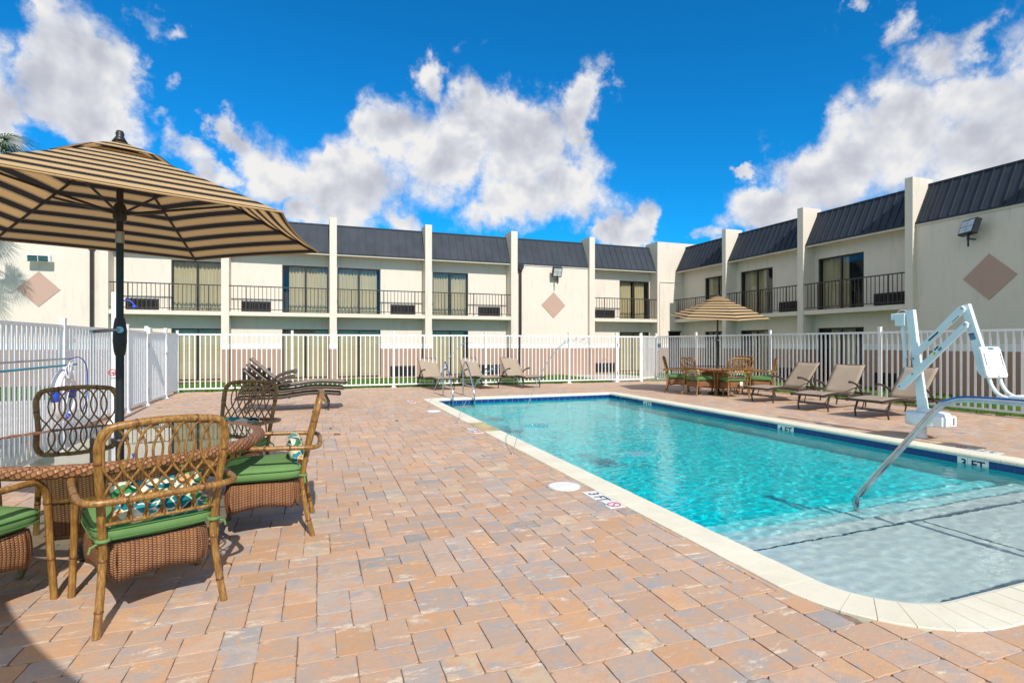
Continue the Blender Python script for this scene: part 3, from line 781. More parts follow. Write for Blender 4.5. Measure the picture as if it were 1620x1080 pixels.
def ac_unit(fm, a, b, z0, z1, t=0.0):
    g = MB(fmap=fm); g.box((a, t + .001, z0), (b, t + .035, z1))
    o = g.build('air_conditioner', M_BLACK, HOTEL, recalc=True)
    l = MB(fmap=fm); n = int((z1 - z0 - .06) / .026)
    for i in range(n):
        z = z0 + .035 + i * .026; l.add([(a + .03, t + .036, z), (b - .03, t + .036, z), (b - .03, t + .052, z + .006), (a + .03, t + .052, z + .006), (a + .03, t + .036, z + .016), (b - .03, t + .036, z + .016)], [(0, 1, 2, 3), (3, 2, 5, 4)])
    for i in range(9): s_ = a + .03 + (b - a - .06) * i / 8; l.box((s_ - .006, t + .036, z0 + .02), (s_ + .006, t + .056, z1 - .02))
    l.build('louvre_grille', M_IRON, o)
def pillar(fm, a, b, t0=FT):
    m = MB(fmap=fm); zt = 5.97
    # side outline (t, z): full depth fin whose back follows the mansard
    m.prism([(0.0, 1.33), (t0, 1.33), (t0, zt), (-.28, zt), (-.28, 4.5), (0, 4.5)], a, b, 'x')
    o = m.build('pillar', M_CREAM, HOTEL, recalc=True)
    m = MB(fmap=fm); m.box((a, 0, 0), (b, t0, 1.15)); m.build('pillar_base', M_BROWN, o, recalc=True)
    m = MB(fmap=fm); m.box((a - .006, 0, 1.15), (b + .006, t0 + .006, 1.33)); m.build('pillar_band', M_BAND, o, recalc=True)
def mansard(fm, s0, s1, rib=.3, ribh=.012, flip=1):
    m = MB(fmap=fm); e0, z0, e1, z1 = .45, 4.69, -.12, 5.80
    m.add([(s0, e0, z0), (s1, e0, z0), (s1, e1, z1), (s0, e1, z1)], [(0, 1, 2, 3)])
    L = math.hypot(e0 - e1, z1 - z0); nt, nz = (z1 - z0) / L, (e0 - e1) / L
    k = s0 + rib * .5 + rnd.random() * .1
    while k < s1 - .04:
        wv = ribh
        P = [(k - .011, e0, z0), (k + .011, e0, z0), (k + .011, e1, z1), (k - .011, e1, z1)]
        m.add(P + [(s_, t + nt * wv, z + nz * wv) for s_, t, z in P], [(4, 5, 6, 7), (0, 4, 7, 3), (1, 2, 6, 5), (0, 1, 5, 4)])
        k += rib * rnd.uniform(.96, 1.04)
    # drip edge and ridge cap
    m.box((s0, e0 - .02, z0 - .035), (s1, e0 + .012, z0)); m.box((s0, e1 - .18, z1 - .02), (s1, e1 + .03, z1 + .03))
    o = m.build('mansard_roof', M_ROOF, HOTEL)
    f = MB(fmap=fm); f.add([(s0, 0, 4.66), (s1, 0, 4.66), (s1, e0 - .02, 4.66), (s0, e0 - .02, 4.66)], [(0, 1, 2, 3)]); f.box((s0, e0 - .05, 4.60), (s1, e0 - .021, 4.66)); f.build('soffit', M_CREAM, o)
def balcony(fm, s0, s1):
    b = MB(fmap=fm); b.box((s0, .001, 2.315), (s1, FT - .03, 2.455)); o = b.build('balcony', M_CREAM, HOTEL, recalc=True)
    r = MB(fmap=fm); t = FT - .07
    r.box((s0, t - .018, 3.33), (s1, t + .018, 3.365)); r.box((s0, t - .012, 2.525), (s1, t + .012, 2.55))
    n = int((s1 - s0) / .128)
    for i in range(1, n):
        s_ = s0 + (s1 - s0) * i / n; thick = (i % 9 == 4)
        w = .016 if thick else .0085; r.box((s_ - w, t - w, 2.455 if thick else 2.55), (s_ + w, t + w, 3.33))
    r.build('railing', M_IRON, o, recalc=True)

ZG, ZGT, ZU, ZUT = .06, 1.87, 2.46, 4.22
AC_G, AC_U = (.08, .47), (2.50, 2.865)
# back wing rooms: (bay start, bay end, door range, ac range)
PB = [(-6.56, -6.34), (-3.10, -2.86), (.43, .68), (3.95, 4.21), (7.50, 7.78), (11.12, 11.38)]
rooms = [(-6.34, -3.10, (-4.70, -3.14), (-6.02, -5.06)), (-2.86, .43, (-1.20, .40), (-2.54, -1.58)), (.68, 3.95, (.71, 2.31), (2.68, 3.64)),
         (4.21, 7.50, (4.34, 5.82), (6.24, 7.19)), (11.38, 14.60, (12.95, 14.53), (11.68, 12.68))]
ops = []
for s0, s1, d, a in rooms:
    ops += [(d[0], d[1], ZG, ZGT), (d[0], d[1], ZU, ZUT)]
for i, (s0, s1, d, a) in enumerate(rooms):
    wall_with_openings(mapB, s0, s1, 0, [o for o in ops if s0 <= o[0] < s1])
    cu = [((0, 1),), ((.14, 1),), ((0, .50), (.52, .93)), ((0, .48), (.50, 1)), ((.05, .47), (.53, .92))][i]
    sliding_door(mapB, *d, ZU, ZUT, cu); sliding_door(mapB, *d, ZG, ZGT, [((0, 1),), ((0, .97),), ((.04, 1),), ((0, .9),), ((0, 1),)][i])
    ac_unit(mapB, *a, *AC_U); ac_unit(mapB, *a, *AC_G)
    balcony(mapB, s0, s1); mansard(mapB, s0, s1, .30, .02)
wall_with_openings(mapB, 7.78, 11.12, .40, []); mansard(mapB, 7.78, 11.12)
wall_with_openings(mapB, -17, -6.56, .40, []); mansard(mapB, -17, -6.56)
for a, b in PB: pillar(mapB, a, b)
# corner block: a broad pier in line with the fins
def corner_block():
    m = MB(); y0 = YW - FT
    m.add([], [])
    zt = 5.99
    m.prism([(14.60, y0), (16.9, y0), (16.9, YW + .4), (14.60, YW + .4)], 4.69, zt)     # head
    m.prism([(14.60, y0), (15.2, y0), (15.2, YW), (14.60, YW)], 1.33, 4.69)
    m.add([(15.2, y0, 1.9), (XW, y0, 1.9), (XW, y0, 4.69), (15.2, y0, 4.69)], [(0, 1, 2, 3)])
    m.add([(15.85, y0, 1.33), (XW, y0, 1.33), (XW, y0, 1.9), (15.85, y0, 1.9)], [(0, 1, 2, 3)])
    o = m.build('corner_pier', M_CREAM, HOTEL, recalc=False)
    m = MB(); m.prism([(14.60, y0), (15.2, y0), (15.2, YW), (14.60, YW)], 0, 1.15); m.box((15.85, y0, 0), (XW, y0 + .3, 1.15)); m.build('pillar_base', M_BROWN, o)
    m = MB(); m.prism([(14.594, y0 - .006), (15.2, y0 - .006), (15.2, YW), (14.594, YW)], 1.15, 1.33); m.box((15.85, y0 - .006, 1.15), (XW, y0 + .3, 1.33)); m.build('pillar_band', M_BAND, o)
    # recessed dark service door
    m = MB(); m.box((15.2, y0 + .20, .0), (15.85, y0 + .26, 1.86)); d = m.build('service_door', M_ROOMDARK, o)
    m = MB(); m.box((15.17, y0 - .01, 1.86), (15.90, y0 + .06, 1.92)); m.box((15.2, y0 + .01, 0), (15.24, y0 + .2, 1.86)); m.box((15.81, y0 + .01, 0), (15.85, y0 + .2, 1.86)); m.build('door_frame', M_BRONZE, d)
corner_block()
# right wing
PR = [(17.36, 17.57), (13.70, 13.93), (10.14, 10.35), (6.55, 6.78)]
roomsR = [(17.57, 20.70, (17.7, 19.25), (19.6, 20.5), ((.55, 1),)), (13.93, 17.36, (15.52, 17.14), (14.28, 15.2), ((.35, 1),)), (10.35, 13.70, (11.96, 13.59), (10.62, 11.62), ((.0, .12), (.42, 1)))]
opsR = []
for s0, s1, d, a, cu in roomsR: opsR += [(d[0], d[1], ZG, ZGT), (d[0], d[1], ZU, ZUT)]
for s0, s1, d, a, cu in roomsR:
    wall_with_openings(mapR, s0, s1, 0, [o for o in opsR if s0 <= o[0] < s1])
    sliding_door(mapR, *d, ZU, ZUT, cu, -.05); sliding_door(mapR, *d, ZG, ZGT, ((.3, .8),), -.05)
    ac_unit(mapR, *a, *AC_U); ac_unit(mapR, *a, *AC_G)
    balcony(mapR, s0, s1); mansard(mapR, s0, s1, .235, .03)
wall_with_openings(mapR, 6.78, 10.14, .40, []); mansard(mapR, 6.78, 10.14, .235, .03)
wall_with_openings(mapR, -4, 6.55, .40, []); mansard(mapR, -4, 6.55, .235, .03)
for a, b in PR: pillar(mapR, a, b)
# flat roof, rear walls and dark room backs so that the block is closed
m = MB(); m.box((-17, YW + .3, 5.70), (XW + 9, YW + 4, 5.78)); m.box((XW + .3, -4, 5.70), (XW + 9, YW + .29, 5.78)); m.build('flat_roof', M_ROOF, HOTEL)
m = MB(); m.add([(-17, YW + 4, 0), (XW + 9, YW + 4, 0), (XW + 9, YW + 4, 5.7), (-17, YW + 4, 5.7)], [(0, 1, 2, 3)]); m.add([(XW + 9, -4, 0), (XW + 9, YW + 4, 0), (XW + 9, YW + 4, 5.7), (XW + 9, -4, 5.7)], [(0, 1, 2, 3)])
m.add([(XW - .4, -4, 0), (XW + 9, -4, 0), (XW + 9, -4, 5.7), (XW - .4, -4, 5.7)], [(0, 1, 2, 3)]); m.add([(-17, YW - .4, 0), (-17, YW + 4, 0), (-17, YW + 4, 5.7), (-17, YW - .4, 5.7)], [(0, 1, 2, 3)])
m.build('rear_wall', M_CREAM, HOTEL)
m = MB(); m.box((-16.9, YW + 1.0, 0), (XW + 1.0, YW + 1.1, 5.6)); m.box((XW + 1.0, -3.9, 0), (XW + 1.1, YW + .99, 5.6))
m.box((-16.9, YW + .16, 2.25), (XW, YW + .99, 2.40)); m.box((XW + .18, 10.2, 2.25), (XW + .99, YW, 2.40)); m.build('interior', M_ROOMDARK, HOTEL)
# painted diamonds
def diamond(fm, s, z, t=.40, r=.555):
    d = MB(fmap=fm); P = [(s - r, t + .003, z), (s, t + .003, z - r), (s + r, t + .003, z), (s, t + .003, z + r)]
    d.add(P + [(a, t + .016, b) for a, _, b in P], [(4, 5, 6, 7)] + [(i, (i + 1) % 4, 4 + (i + 1) % 4, 4 + i) for i in range(4)]); d.build('diamond_panel', M_DIAMOND, HOTEL)
diamond(mapB, 9.47, 2.98); diamond(mapB, -8.2, 3.05); diamond(mapR, 8.42, 3.0, .40, .57)
# downspouts with leader heads
def downspout(fm, s, t=.40, ztop=4.45, z0=0):
    d = MB(fmap=fm); d.box((s - .05, t + .02, z0), (s + .05, t + .10, ztop)); d.prism([(s - .13, ztop + .22), (s + .13, ztop + .22), (s + .13, ztop + .08), (s + .06, ztop - .02), (s - .06, ztop - .02), (s - .13, ztop + .08)], t + .01, t + .15, 'y')
    d.build('downspout', M_BRONZE, HOTEL, recalc=True)
downspout(mapB, -6.80); downspout(mapB, 7.93, ztop=4.4)
def conduit():
    c = MB(); y = YW - FT - .02; c.tube(smooth_path([(14.72, y, 0), (14.72, y, 2), (14.72, y, 4.0), (14.78, y, 4.14), (14.95, y, 4.16), (15.5, y, 4.16), (16.0, y, 4.15)], 3), .018, 6); c.build('conduit', M_CREAM, HOTEL)
conduit()
# floodlights
def floodlight(fm, s, z, w=.40, h=.30, tilt=25, yaw=0, lens=None, stem=True, label=''):
    f = thing('floodlight', label, 'floodlight'); f.location = fm(s, .40, z)
    rot = 0 if fm is mapB else math.pi / 2
    if fm is mapR: f.rotation_euler = (0, 0, -math.pi / 2)
    # local: -Y is outwards from the wall
    h_ = MB(Matrix.Translation((0, -.30, .0)) @ Matrix.Rotation(R(yaw), 4, 'Z') @ Matrix.Rotation(R(tilt), 4, 'X'))
    h_.box((-w / 2, -.02, -h / 2), (w / 2, .12, h / 2), .015); hd = h_.build('lamp_head', M_DARKGREY if stem else M_WHITE, f)
    l = MB(h_.M); 
    for i in (0, 1):
        for j in (0, 1): l.box((-w * .42 + i * w * .43, -.026, -h * .40 + j * h * .41), (-w * .42 + i * w * .43 + w * .40, -.0205, -h * .40 + j * h * .41 + h * .38))
    l.build('lens', lens or M_LAMPGLASS, hd)
    b = MB(); b.box((-.05, -.035, -h * .2 - .05), (.05, -.001, -h * .2 + .06), .006); b.tube([(0, -.03, -.03), (0, -.2, -.05), (0, -.24, 0)], .022, 8)
    if stem: b.tube([(0, -.28, -.15), (0, -.28, -.34)], .03, 8); b.tube([(0, -.28, -.33), (.0, -.28, -.5)], .022, 8); b.tube([(0, -.28, -.3), (0, -.1, -.3), (0, -.005, -.3)], .02, 6)
    b.build('bracket', M_DARKGREY if stem else M_WHITE, f)
floodlight(mapB, 9.52, 4.35, .42, .42, 20, 0, label='dark square floodlight high on the wall above the middle diamond')
floodlight(mapR, 8.72, 4.28, .50, .40, -18, -25, label='dark floodlight under the right roof beside the near diamond')
f_ = floodlight(mapB, -8.1, 3.98, .62, .22, 10, 0, M_LAMPDARK, False, 'white led floodlight above the diamond on the far left wall')

# ------------------------------------------------------------------ lawn, paths and grass blades
m = MB(); m.box((-14, -3.2, -.034), (-3.9, 15.9, -.006)); struct(m.build('path', M_CONC))
m = MB(); m.box((10.0, 16.6, -.034), (12.6, 21.0, -.006)); struct(m.build('path', M_CONC))
def blades():
    V = []; F = []
    def field(x0, x1, y0, y1, n, hmax):
        for _ in range(n):
            x = rnd.uniform(x0, x1); y = rnd.uniform(y0, y1)
            if 10.0 < x < 12.6 and 16.6 < y < 21.0: continue
            if x < 10.7 and y < 17.0 - .042 * (x + 3.6) and y > 15: continue
            a = rnd.uniform(0, 6.28); h = rnd.uniform(.04, hmax); w = .007; dx, dy = math.cos(a) * w, math.sin(a) * w; lx, ly = rnd.uniform(-.03, .03), rnd.uniform(-.03, .03)
            k = len(V); V.extend([(x - dx, y - dy, -.03), (x + dx, y + dy, -.03), (x + lx, y + ly, -.03 + h)]); F.append((k, k + 1, k + 2))
    field(-4, 12, 16.2, 18.0, 26000, .12); field(-4, 15, 18, 21.2, 16000, .11); field(12.1, 13.4, 3, 17, 16000, .13); field(13.4, 16, 3, 20, 9000, .11); field(-12, -4, 16, 20.7, 12000, .11)
    me = bpy.data.meshes.new('grass'); me.from_pydata(V, [], F); me.materials.append(M_BLADE); o = bpy.data.objects.new('grass', me); COL.objects.link(o)
    stuff(o); o['label'] = 'short green lawn grass between the pool fence and the hotel walls'; o['category'] = 'grass'
blades()

# ------------------------------------------------------------------ fences
ZF = 1.62
def fence(name, label, P, post_at, gates=(), cat='fence', pitch=.132, skip_last=False):
    """P: polyline of (x, y) corners; post_at: list per segment of fractions; one panel part between posts"""
    f = thing(name, label, cat, (P[0][0], P[0][1], 0)); ox, oy = P[0]
    posts = []
    for (a, b), fr in zip(zip(P, P[1:]), post_at):
        L = math.dist(a, b); ang = math.atan2(b[1] - a[1], b[0] - a[0])
        for u0, u1 in zip(fr, fr[1:]):
            pa = (a[0] + (b[0] - a[0]) * u0, a[1] + (b[1] - a[1]) * u0); pb = (a[0] + (b[0] - a[0]) * u1, a[1] + (b[1] - a[1]) * u1)
            posts += [pa, pb]
            if any(abs(g - (u0 + u1) / 2 * L) < .3 for g in gates): continue
            l = math.dist(pa, pb); M_ = Matrix.Translation((pa[0] - ox, pa[1] - oy, 0)) @ Matrix.Rotation(ang, 4, 'Z'); m = MB(M_)
            m.box((.032, -.019, ZF - .045), (l - .032, .019, ZF)); m.box((.032, -.016, .075), (l - .032, .016, .115))
            n = round((l - .06) / pitch)
            for i in range(1, n): x = .03 + (l - .06) * i / n; m.box((x - .0135, -.0125, .04 if False else .115), (x + .0135, .0125, ZF - .045))
            m.build('picket_panel', M_WHITE, f)
    seen = []
    for p in posts:
        if any(math.dist(p, q) < .05 for q in seen): continue
        seen.append(p); m = MB(Matrix.Translation((p[0] - ox, p[1] - oy, 0)))
        m.box((-.031, -.031, 0), (.031, .031, ZF + .08)); m.box((-.037, -.037, ZF + .08), (.037, .037, ZF + .105), .004); m.box((-.075, -.075, .0), (.075, .075, .012)); m.box((-.045, -.045, .012), (.045, .045, .05))
        m.build('post', M_WHITE, f, recalc=True)
    return f
A, B = (-3.6, 16.95), (10.72, 16.35)
LB = math.dist(A, B)
fence('metal_fence', 'white picket pool fence along the back behind the loungers', [A, (9.86, 16.386)], [[0] + [(x + 3.6) / 13.46 for x in (-.68, 2.21, 5.13, 8.06)] + [1]])
fence('metal_fence', 'white picket pool fence on the left behind the near umbrella table', [(-3.5, -1.5), (-3.5, 12.44), (-3.5, 13.72)], [[(y + 1.5) / 13.94 for y in (-1.5, 1.2, 4.0, 6.8, 9.63, 12.44)], [0, 1]], pitch=.12)
fence('metal_fence', 'short white fence piece at the far left corner beside the gate', [(-3.5, 15.28), A], [[0, 1]], pitch=.12)
fence('metal_fence', 'white picket pool fence on the right behind the tan loungers and pool lift', [(10.85, 16.35), (12.0, 17.1), (12.0, -2.0)], [[0, 1]] + [[(17.1 - y) / 19.1 for y in (17.1, 14.83, 11.69, 8.56, 5.43, 2.3, -2.0)]], pitch=.125)
def gate(label, a, b, hinge_high=False):
    L = math.dist(a, b); ang = math.atan2(b[1] - a[1], b[0] - a[0]); g = thing('gate', label, 'gate', (a[0], a[1], 0), ang, None); l = L - .06
    m = MB(); 
    for x in (.04, l - .01): m.box((x, -.022, .06), (x + .045, .022, ZF - .01))
    m.box((.085, -.02, ZF - .06), (l - .01, .02, ZF - .01)); m.box((.085, -.02, .06), (l - .01, .02, .11)); m.build('gate_frame', M_WHITE, g, recalc=True)
    m = MB(); n = round((l - .12) / .115)
    for i in range(1, n): x = .085 + (l - .095) * i / n; m.box((x - .0125, -.012, .11), (x + .0125, .012, ZF - .06))
    m.build('picket_panel', M_WHITE, g)
    m = MB(); m.box((l - .02, -.05, 1.12), (l + .04, .05, 1.30), .008); m.box((l - .01, -.03, ZF - .02), (l + .045, .03, ZF + .08), .01); m.build('latch', M_WHITE, g)
    m = MB(); 
    for z in (.3, 1.3): m.tube([(.02, -.03, z - .06), (.02, -.03, z + .06)], .018, 8)
    m.build('hinge', M_SILVER, g)
    return g
gl = gate('white gate in the left fence with a lever box on its post', (-3.5, 13.72), (-3.5, 15.28))
m = MB(); m.lathe([(0, 0), (.07, 0), (.07, .04), (0, .04)], 16); mm = Matrix.Translation((.02, -.06, ZF + .0)) @ Matrix.Rotation(R(90), 4, 'X')
m2 = MB(mm); m2.lathe([(0, 0), (.06, 0), (.06, .03), (0, .03)], 16); m2.box((-.20, -.07, -.02), (-.03, .07, .05), .01); m2.build('closer_box', M_WHITE, gl)
gate('white gate at the right end of the back fence', (9.86, 16.386), (10.85, 16.35))
# small sign on the right corner fence
sg = thing('fence_sign', 'small blue and white sign on the corner fence near the service door', 'sign', (11.97, 16.85, 1.22), -math.pi / 2)
m = MB(); m.box((-.12, -.008, -.16), (.12, 0, .16)); m.build('sign_plate', M_TILEWHITE, sg); m = MB(); m.box((-.09, -.0105, -.02), (.09, -.0085, .12)); m.build('sign_panel', M_BLUEINK, sg)

# ------------------------------------------------------------------ umbrella
def umbrella(label, loc, r, zt, h, phi, tx=0, ty=0, crank=0, group='striped market umbrellas'):
    u = thing('patio_umbrella', label, 'umbrella', loc, 0, group)
    b = MB(); b.lathe([(.0, 0), (.25, 0), (.25, .04), (.22, .06), (.06, .075), (.045, .09), (.045, .32), (0, .32)], 24); b.build('base', M_BLACK, u)
    p = MB(); p.tube([(0, 0, .1), (0, 0, 1.33)], .0245, 12); p.tube([(0, 0, 1.33), (0, 0, 2.02)], .022, 12); p.tube([(0, 0, 2.08), (0, 0, zt - .02)], .021, 10); p.build('pole', M_DARKGREY, u)
    p = MB(); p.tube([(0, 0, 2.015), (0, 0, 2.09)], .026, 12); p.build('tilt_joint', M_SILVER, u)
    cr = MB(Matrix.Rotation(crank, 4, 'Z')); cr.tube([(0, 0, 1.27), (0, 0, 1.30), (0, 0, 1.36), (0, 0, 1.44), (0, 0, 1.49), (0, 0, 1.52)], [.027, .034, .040, .039, .033, .027], 14); ch = cr.build('crank_housing', M_BLACK, u)
    cr = MB(Matrix.Rotation(crank, 4, 'Z')); cr.tube([(0, -.03, 1.44), (0, -.075, 1.44)], .022, 10); cr.tube([(0, -.075, 1.44), (-.14, -.085, 1.425), (-.145, -.12, 1.425)], .010, 8); cr.build('crank_handle', M_SILVER, ch)
    # canopy
    tilt = lambda x, y, z: (x, y, z + (tx * x + ty * y) * min(1, (zt - z) / max(.05, zt - h)))
    C = [(r * math.cos(phi + k * math.pi / 3), r * math.sin(phi + k * math.pi / 3)) for k in range(6)]
    V = []; F = []; UV = []; n = 12; ap = r * math.cos(math.pi / 6)
    z_at = lambda f: zt - .02 - (zt - .02 - h) * (f ** 1.04)
    def panels(f0, f1, dz, nn):
        for k in range(6):
            a, c = C[k], C[(k + 1) % 6]
            for j in range(nn):
                for i in range(n):
                    q = []
                    for (ii, jj) in ((i, j), (i + 1, j), (i + 1, j + 1), (i, j + 1)):
                        f = f0 + (f1 - f0) * jj / nn; s_ = ii / n
                        x = (a[0] * (1 - s_) + c[0] * s_) * f; y = (a[1] * (1 - s_) + c[1] * s_) * f
                        bow = 1 - .035 * 4 * s_ * (1 - s_) * f * f         # hem pulled in between the ribs
                        z = z_at(f) + dz + .035 * 4 * s_ * (1 - s_) * f * (1 - .4 * f)
                        z -= .02 * 4 * s_ * (1 - s_) * f
                        V.append(tilt(x * bow, y * bow, z)); q.append(len(V) - 1); UV.append(((s_ - .5) * r * f, f * ap * 1.12))
                    F.append(tuple(q))
    panels(.16, 1.0, 0, 14)
    me = bpy.data.meshes.new('canopy'); me.from_pydata(V, [], F); uvl = me.uv_layers.new(name='UVMap')
    uvl.data.foreach_set('uv', [c for f in F for i in f for c in UV[i]])
    bm = bmesh.new(); bm.from_mesh(me); bmesh.ops.remove_doubles(bm, verts=bm.verts, dist=1e-4); bm.to_mesh(me); bm.free()
    me.polygons.foreach_set('use_smooth', [True] * len(me.polygons)); me.set_sharp_from_angle(angle=R(9)); me.materials.append(M_STRIPE)
    o = bpy.data.objects.new('canopy', me); COL.objects.link(o); o.parent = u
    V.clear(); F.clear(); UV.clear(); panels(.0, .27, .028, 5)
    me = bpy.data.meshes.new('vent_flap'); me.from_pydata(V, [], F); uvl = me.uv_layers.new(name='UVMap'); uvl.data.foreach_set('uv', [c for f in F for i in f for c in UV[i]]); me.materials.append(M_STRIPE)
    o2 = bpy.data.objects.new('vent_flap', me); COL.objects.link(o2); o2.parent = o
    # hem
    hm = MB()
    for k in range(6):
        a, c = C[k], C[(k + 1) % 6]; pts = []
        for i in range(n + 1):
            s_ = i / n; bow = 1 - .035 * 4 * s_ * (1 - s_); pts.append(tilt((a[0] * (1 - s_) + c[0] * s_) * bow, (a[1] * (1 - s_) + c[1] * s_) * bow, z_at(1) + .035 * 4 * s_ * (1 - s_) * .6 - .02 * 4 * s_ * (1 - s_)))
        hm.tube(pts, .006, 6)
    hm.build('hem', M_HEM, o)
    for k in range(6):
        rb = MB(); pts = [tilt(C[k][0] * f, C[k][1] * f, z_at(f) - .012) for f in (.02, .25, .5, .75, .985)]; rb.tube(pts, .009, 6)
        rr = rb.build('rib', M_BLACK, u); s2 = MB(); f = .5; e = Vector(tilt(C[k][0] * f, C[k][1] * f, z_at(f) - .022)); s2.tube([(C[k][0] / r * .035, C[k][1] / r * .035, zt - .47), e], .0085, 6); s2.build('strut', M_BLACK, rr)
    hb = MB(); hb.tube([(0, 0, zt - .53), (0, 0, zt - .5), (0, 0, zt - .44), (0, 0, zt - .41)], [.03, .040, .040, .028], 12); hb.build('hub', M_BLACK, u); hb = MB(); hb.tube([(0, 0, zt - .09), (0, 0, zt - .03)], .04, 12); hb.build('crown_hub', M_BLACK, u)
    fn = MB(); fn.lathe([(0, 0), (.045, 0), (.03, .025), (.022, .04), (.026, .055), (.018, .075), (0, .08)], 14, (0, 0, zt)); fn.build('finial', M_BLACK, u)
    return u
M_HEM = fabric('tan_hem_fabric', (.50, .32, .15), 120)
T1 = (-1.232, 4.236); T2 = (10.05, 11.56)
umbrella('large near striped tan and black umbrella over the wicker table', (*T1, 0), 1.33, 2.685, 2.12, .372, -.01, -.009, R(15))
umbrella('striped umbrella over the dining table beyond the far right pool corner', (*T2, 0), 1.26, 2.62, 2.06, -.855, .038, .118, R(-20))
umbrella('striped umbrella beside the camera whose shadow falls at the lower left', (-2.0, .03, 0), 1.33, 2.70, 2.125, .07)

# ------------------------------------------------------------------ rattan furniture
def add_uv_planar(o, fn):
    me = o.data; uvl = me.uv_layers.new(name='UVMap')
    for lp in me.loops: uvl.data[lp.index].uv = fn(me.vertices[lp.vertex_index].co)
def bamboo(mb, node, pts, r, rings=(), n=9):
    mb.tube(pts, r, n)
    P = [Vector(p) for p in pts]; seg = [0]
    for a, b in zip(P, P[1:]): seg.append(seg[-1] + (b - a).length)
    for q in rings:
        s = q * seg[-1]
        for i in range(len(P) - 1):
            if seg[i] <= s <= seg[i + 1]:
                u = (s - seg[i]) / (seg[i + 1] - seg[i]); c = P[i].lerp(P[i + 1], u); d = (P[i + 1] - P[i]).normalized()
                rr = r if not isinstance(r, list) else r[i]
                node.tube([c - d * .007, c - d * .0025, c + d * .0025, c + d * .007], [rr * 1.0, rr * 1.13, rr * 1.13, rr * 1.0], n, caps=False); break
def make_chair(name, label, loc, rz, group):
    ch = thing(name, label, 'chair', loc, rz, group)
    RL = .0175
    def leg(nm, pts, rings):
        a, b = MB(), MB(); bamboo(a, b, smooth_path(pts, 4), RL, rings); a.join(b).build(nm, [M_BAMBOO, M_NODE], ch)
    for s in (-1, 1):
        leg('leg', [(s * .268, -.30, 0), (s * .250, -.262, .16), (s * .235, -.232, .34), (s * .236, -.236, .44)], (.25, .75))
        # front leg rises and bends into the arm
        leg('leg', [(s * .300, .305, 0), (s * .292, .295, .2), (s * .288, .285, .42), (s * .292, .27, .56), (s * .302, .22, .63), (s * .315, .16, .645)], (.3, .72))
    # arm rail: one bent pole from arm to arm round the back
    a, b = MB(), MB()
    pts = [(-.315, .16, .645), (-.325, .0, .640), (-.33, -.15, .635), (-.325, -.27, .63), (-.29, -.325, .628), (-.2, -.345, .625), (0, -.35, .625), (.2, -.345, .625), (.29, -.325, .628), (.325, -.27, .63), (.33, -.15, .635), (.325, 0, .64), (.315, .16, .645)]
    bamboo(a, b, smooth_path(pts, 4), .0165, (.1, .2, .4, .6, .8, .9)); a.join(b).build('arm_rail', [M_BAMBOO, M_NODE], ch)
    # back hoop
    a, b = MB(), MB()
    hoop = [(-.238, -.236, .44), (-.248, -.266, .60), (-.262, -.312, .80), (-.264, -.335, .89), (-.236, -.352, .955), (-.16, -.360, .975), (0, -.364, .985), (.16, -.360, .975), (.236, -.352, .955), (.264, -.335, .89), (.262, -.312, .80), (.248, -.266, .60), (.238, -.236, .44)]
    bamboo(a, b, smooth_path(hoop, 5), .0185, (.12, .24, .42, .58, .76, .88)); hp = a.join(b).build('back_frame', [M_BAMBOO, M_NODE], ch)
    # looped lattice
    a = MB(); yb = lambda z: -.236 - (z - .44) * (.128 / .55) - .004; ztop = .967; zbot = .50; K = 7; sp = .475 / K
    for k in range(K):
        x0 = (k - (K - 1) / 2) * sp
        for s in (-1, 1):
            pts = []; nn = 22
            for i in range(nn + 1):
                t_ = i / nn; z = ztop - (ztop - zbot) * t_
                if t_ < .55: dx = .82 * sp * math.sin(math.pi * (t_ / .55)) ** .8
                else: dx = -1.1 * sp * math.sin(math.pi / 2 * min(1, (t_ - .55) / .45))
                lim = .236 + (z - .5) * .03; x = max(-lim, min(lim, x0 + s * dx)); pts.append((x, yb(z) + s * .005, z))
            a.tube(pts, .0062, 6)
    a.tube([(-.238, yb(.5), .5), (0, yb(.5) , .5), (.238, yb(.5), .5)], .0085, 6)
    a.build('back_lattice', M_BAMBOO, hp)
    # wicker seat skirt with arched lower edge
    V = []; F = []; UV = []
    W, D, zt = .250, .25, .385
    def side(p0, p1, u0):
        n = 14; L = math.dist(p0, p1); base = len(V)
        nx, ny = (p1[1] - p0[1]) / L, -(p1[0] - p0[0]) / L
        for i in range(n + 1):
            s = i / n; arch = .028 * math.sin(math.pi * s); x = p0[0] + (p1[0] - p0[0]) * s; y = p0[1] + (p1[1] - p0[1]) * s
            for j in range(5):
                q = j / 4; z = zt - (zt - (.195 + arch)) * q; bulge = .014 * math.sin(math.pi * q)
                V.append((x + nx * bulge, y + ny * bulge, z)); UV.append((u0 + s * L, z))
        for i in range(n):
            for j in range(4): k = base + i * 5 + j; F.append((k, k + 1, k + 6, k + 5))
        return u0 + L
    r_ = .04; u = 0
    DB = -.205; WB = .218
    cs = [(-WB + r_, DB), (WB - r_, DB), (WB, DB + r_), (W, D - r_), (W - r_, D), (-W + r_, D), (-W, D - r_), (-WB, DB + r_)]
    for p, q in zip(cs, cs[1:] + cs[:1]): u = side(p, q, u)
    k = len(V)
    for x, y in cs: V.append((x, y, zt)); UV.append((x, y))
    F.append(tuple(range(k, k + 8)))
    me = bpy.data.meshes.new('seat_skirt'); me.from_pydata(V, [], F); uvl = me.uv_layers.new(name='UVMap'); uvl.data.foreach_set('uv', [c for f in F for i in f for c in UV[i]])
    me.polygons.foreach_set('use_smooth', [True] * len(F)); me.set_sharp_from_angle(angle=R(40)); me.materials.append(M_WICKER); o = bpy.data.objects.new('seat_skirt', me); COL.objects.link(o); o.parent = ch
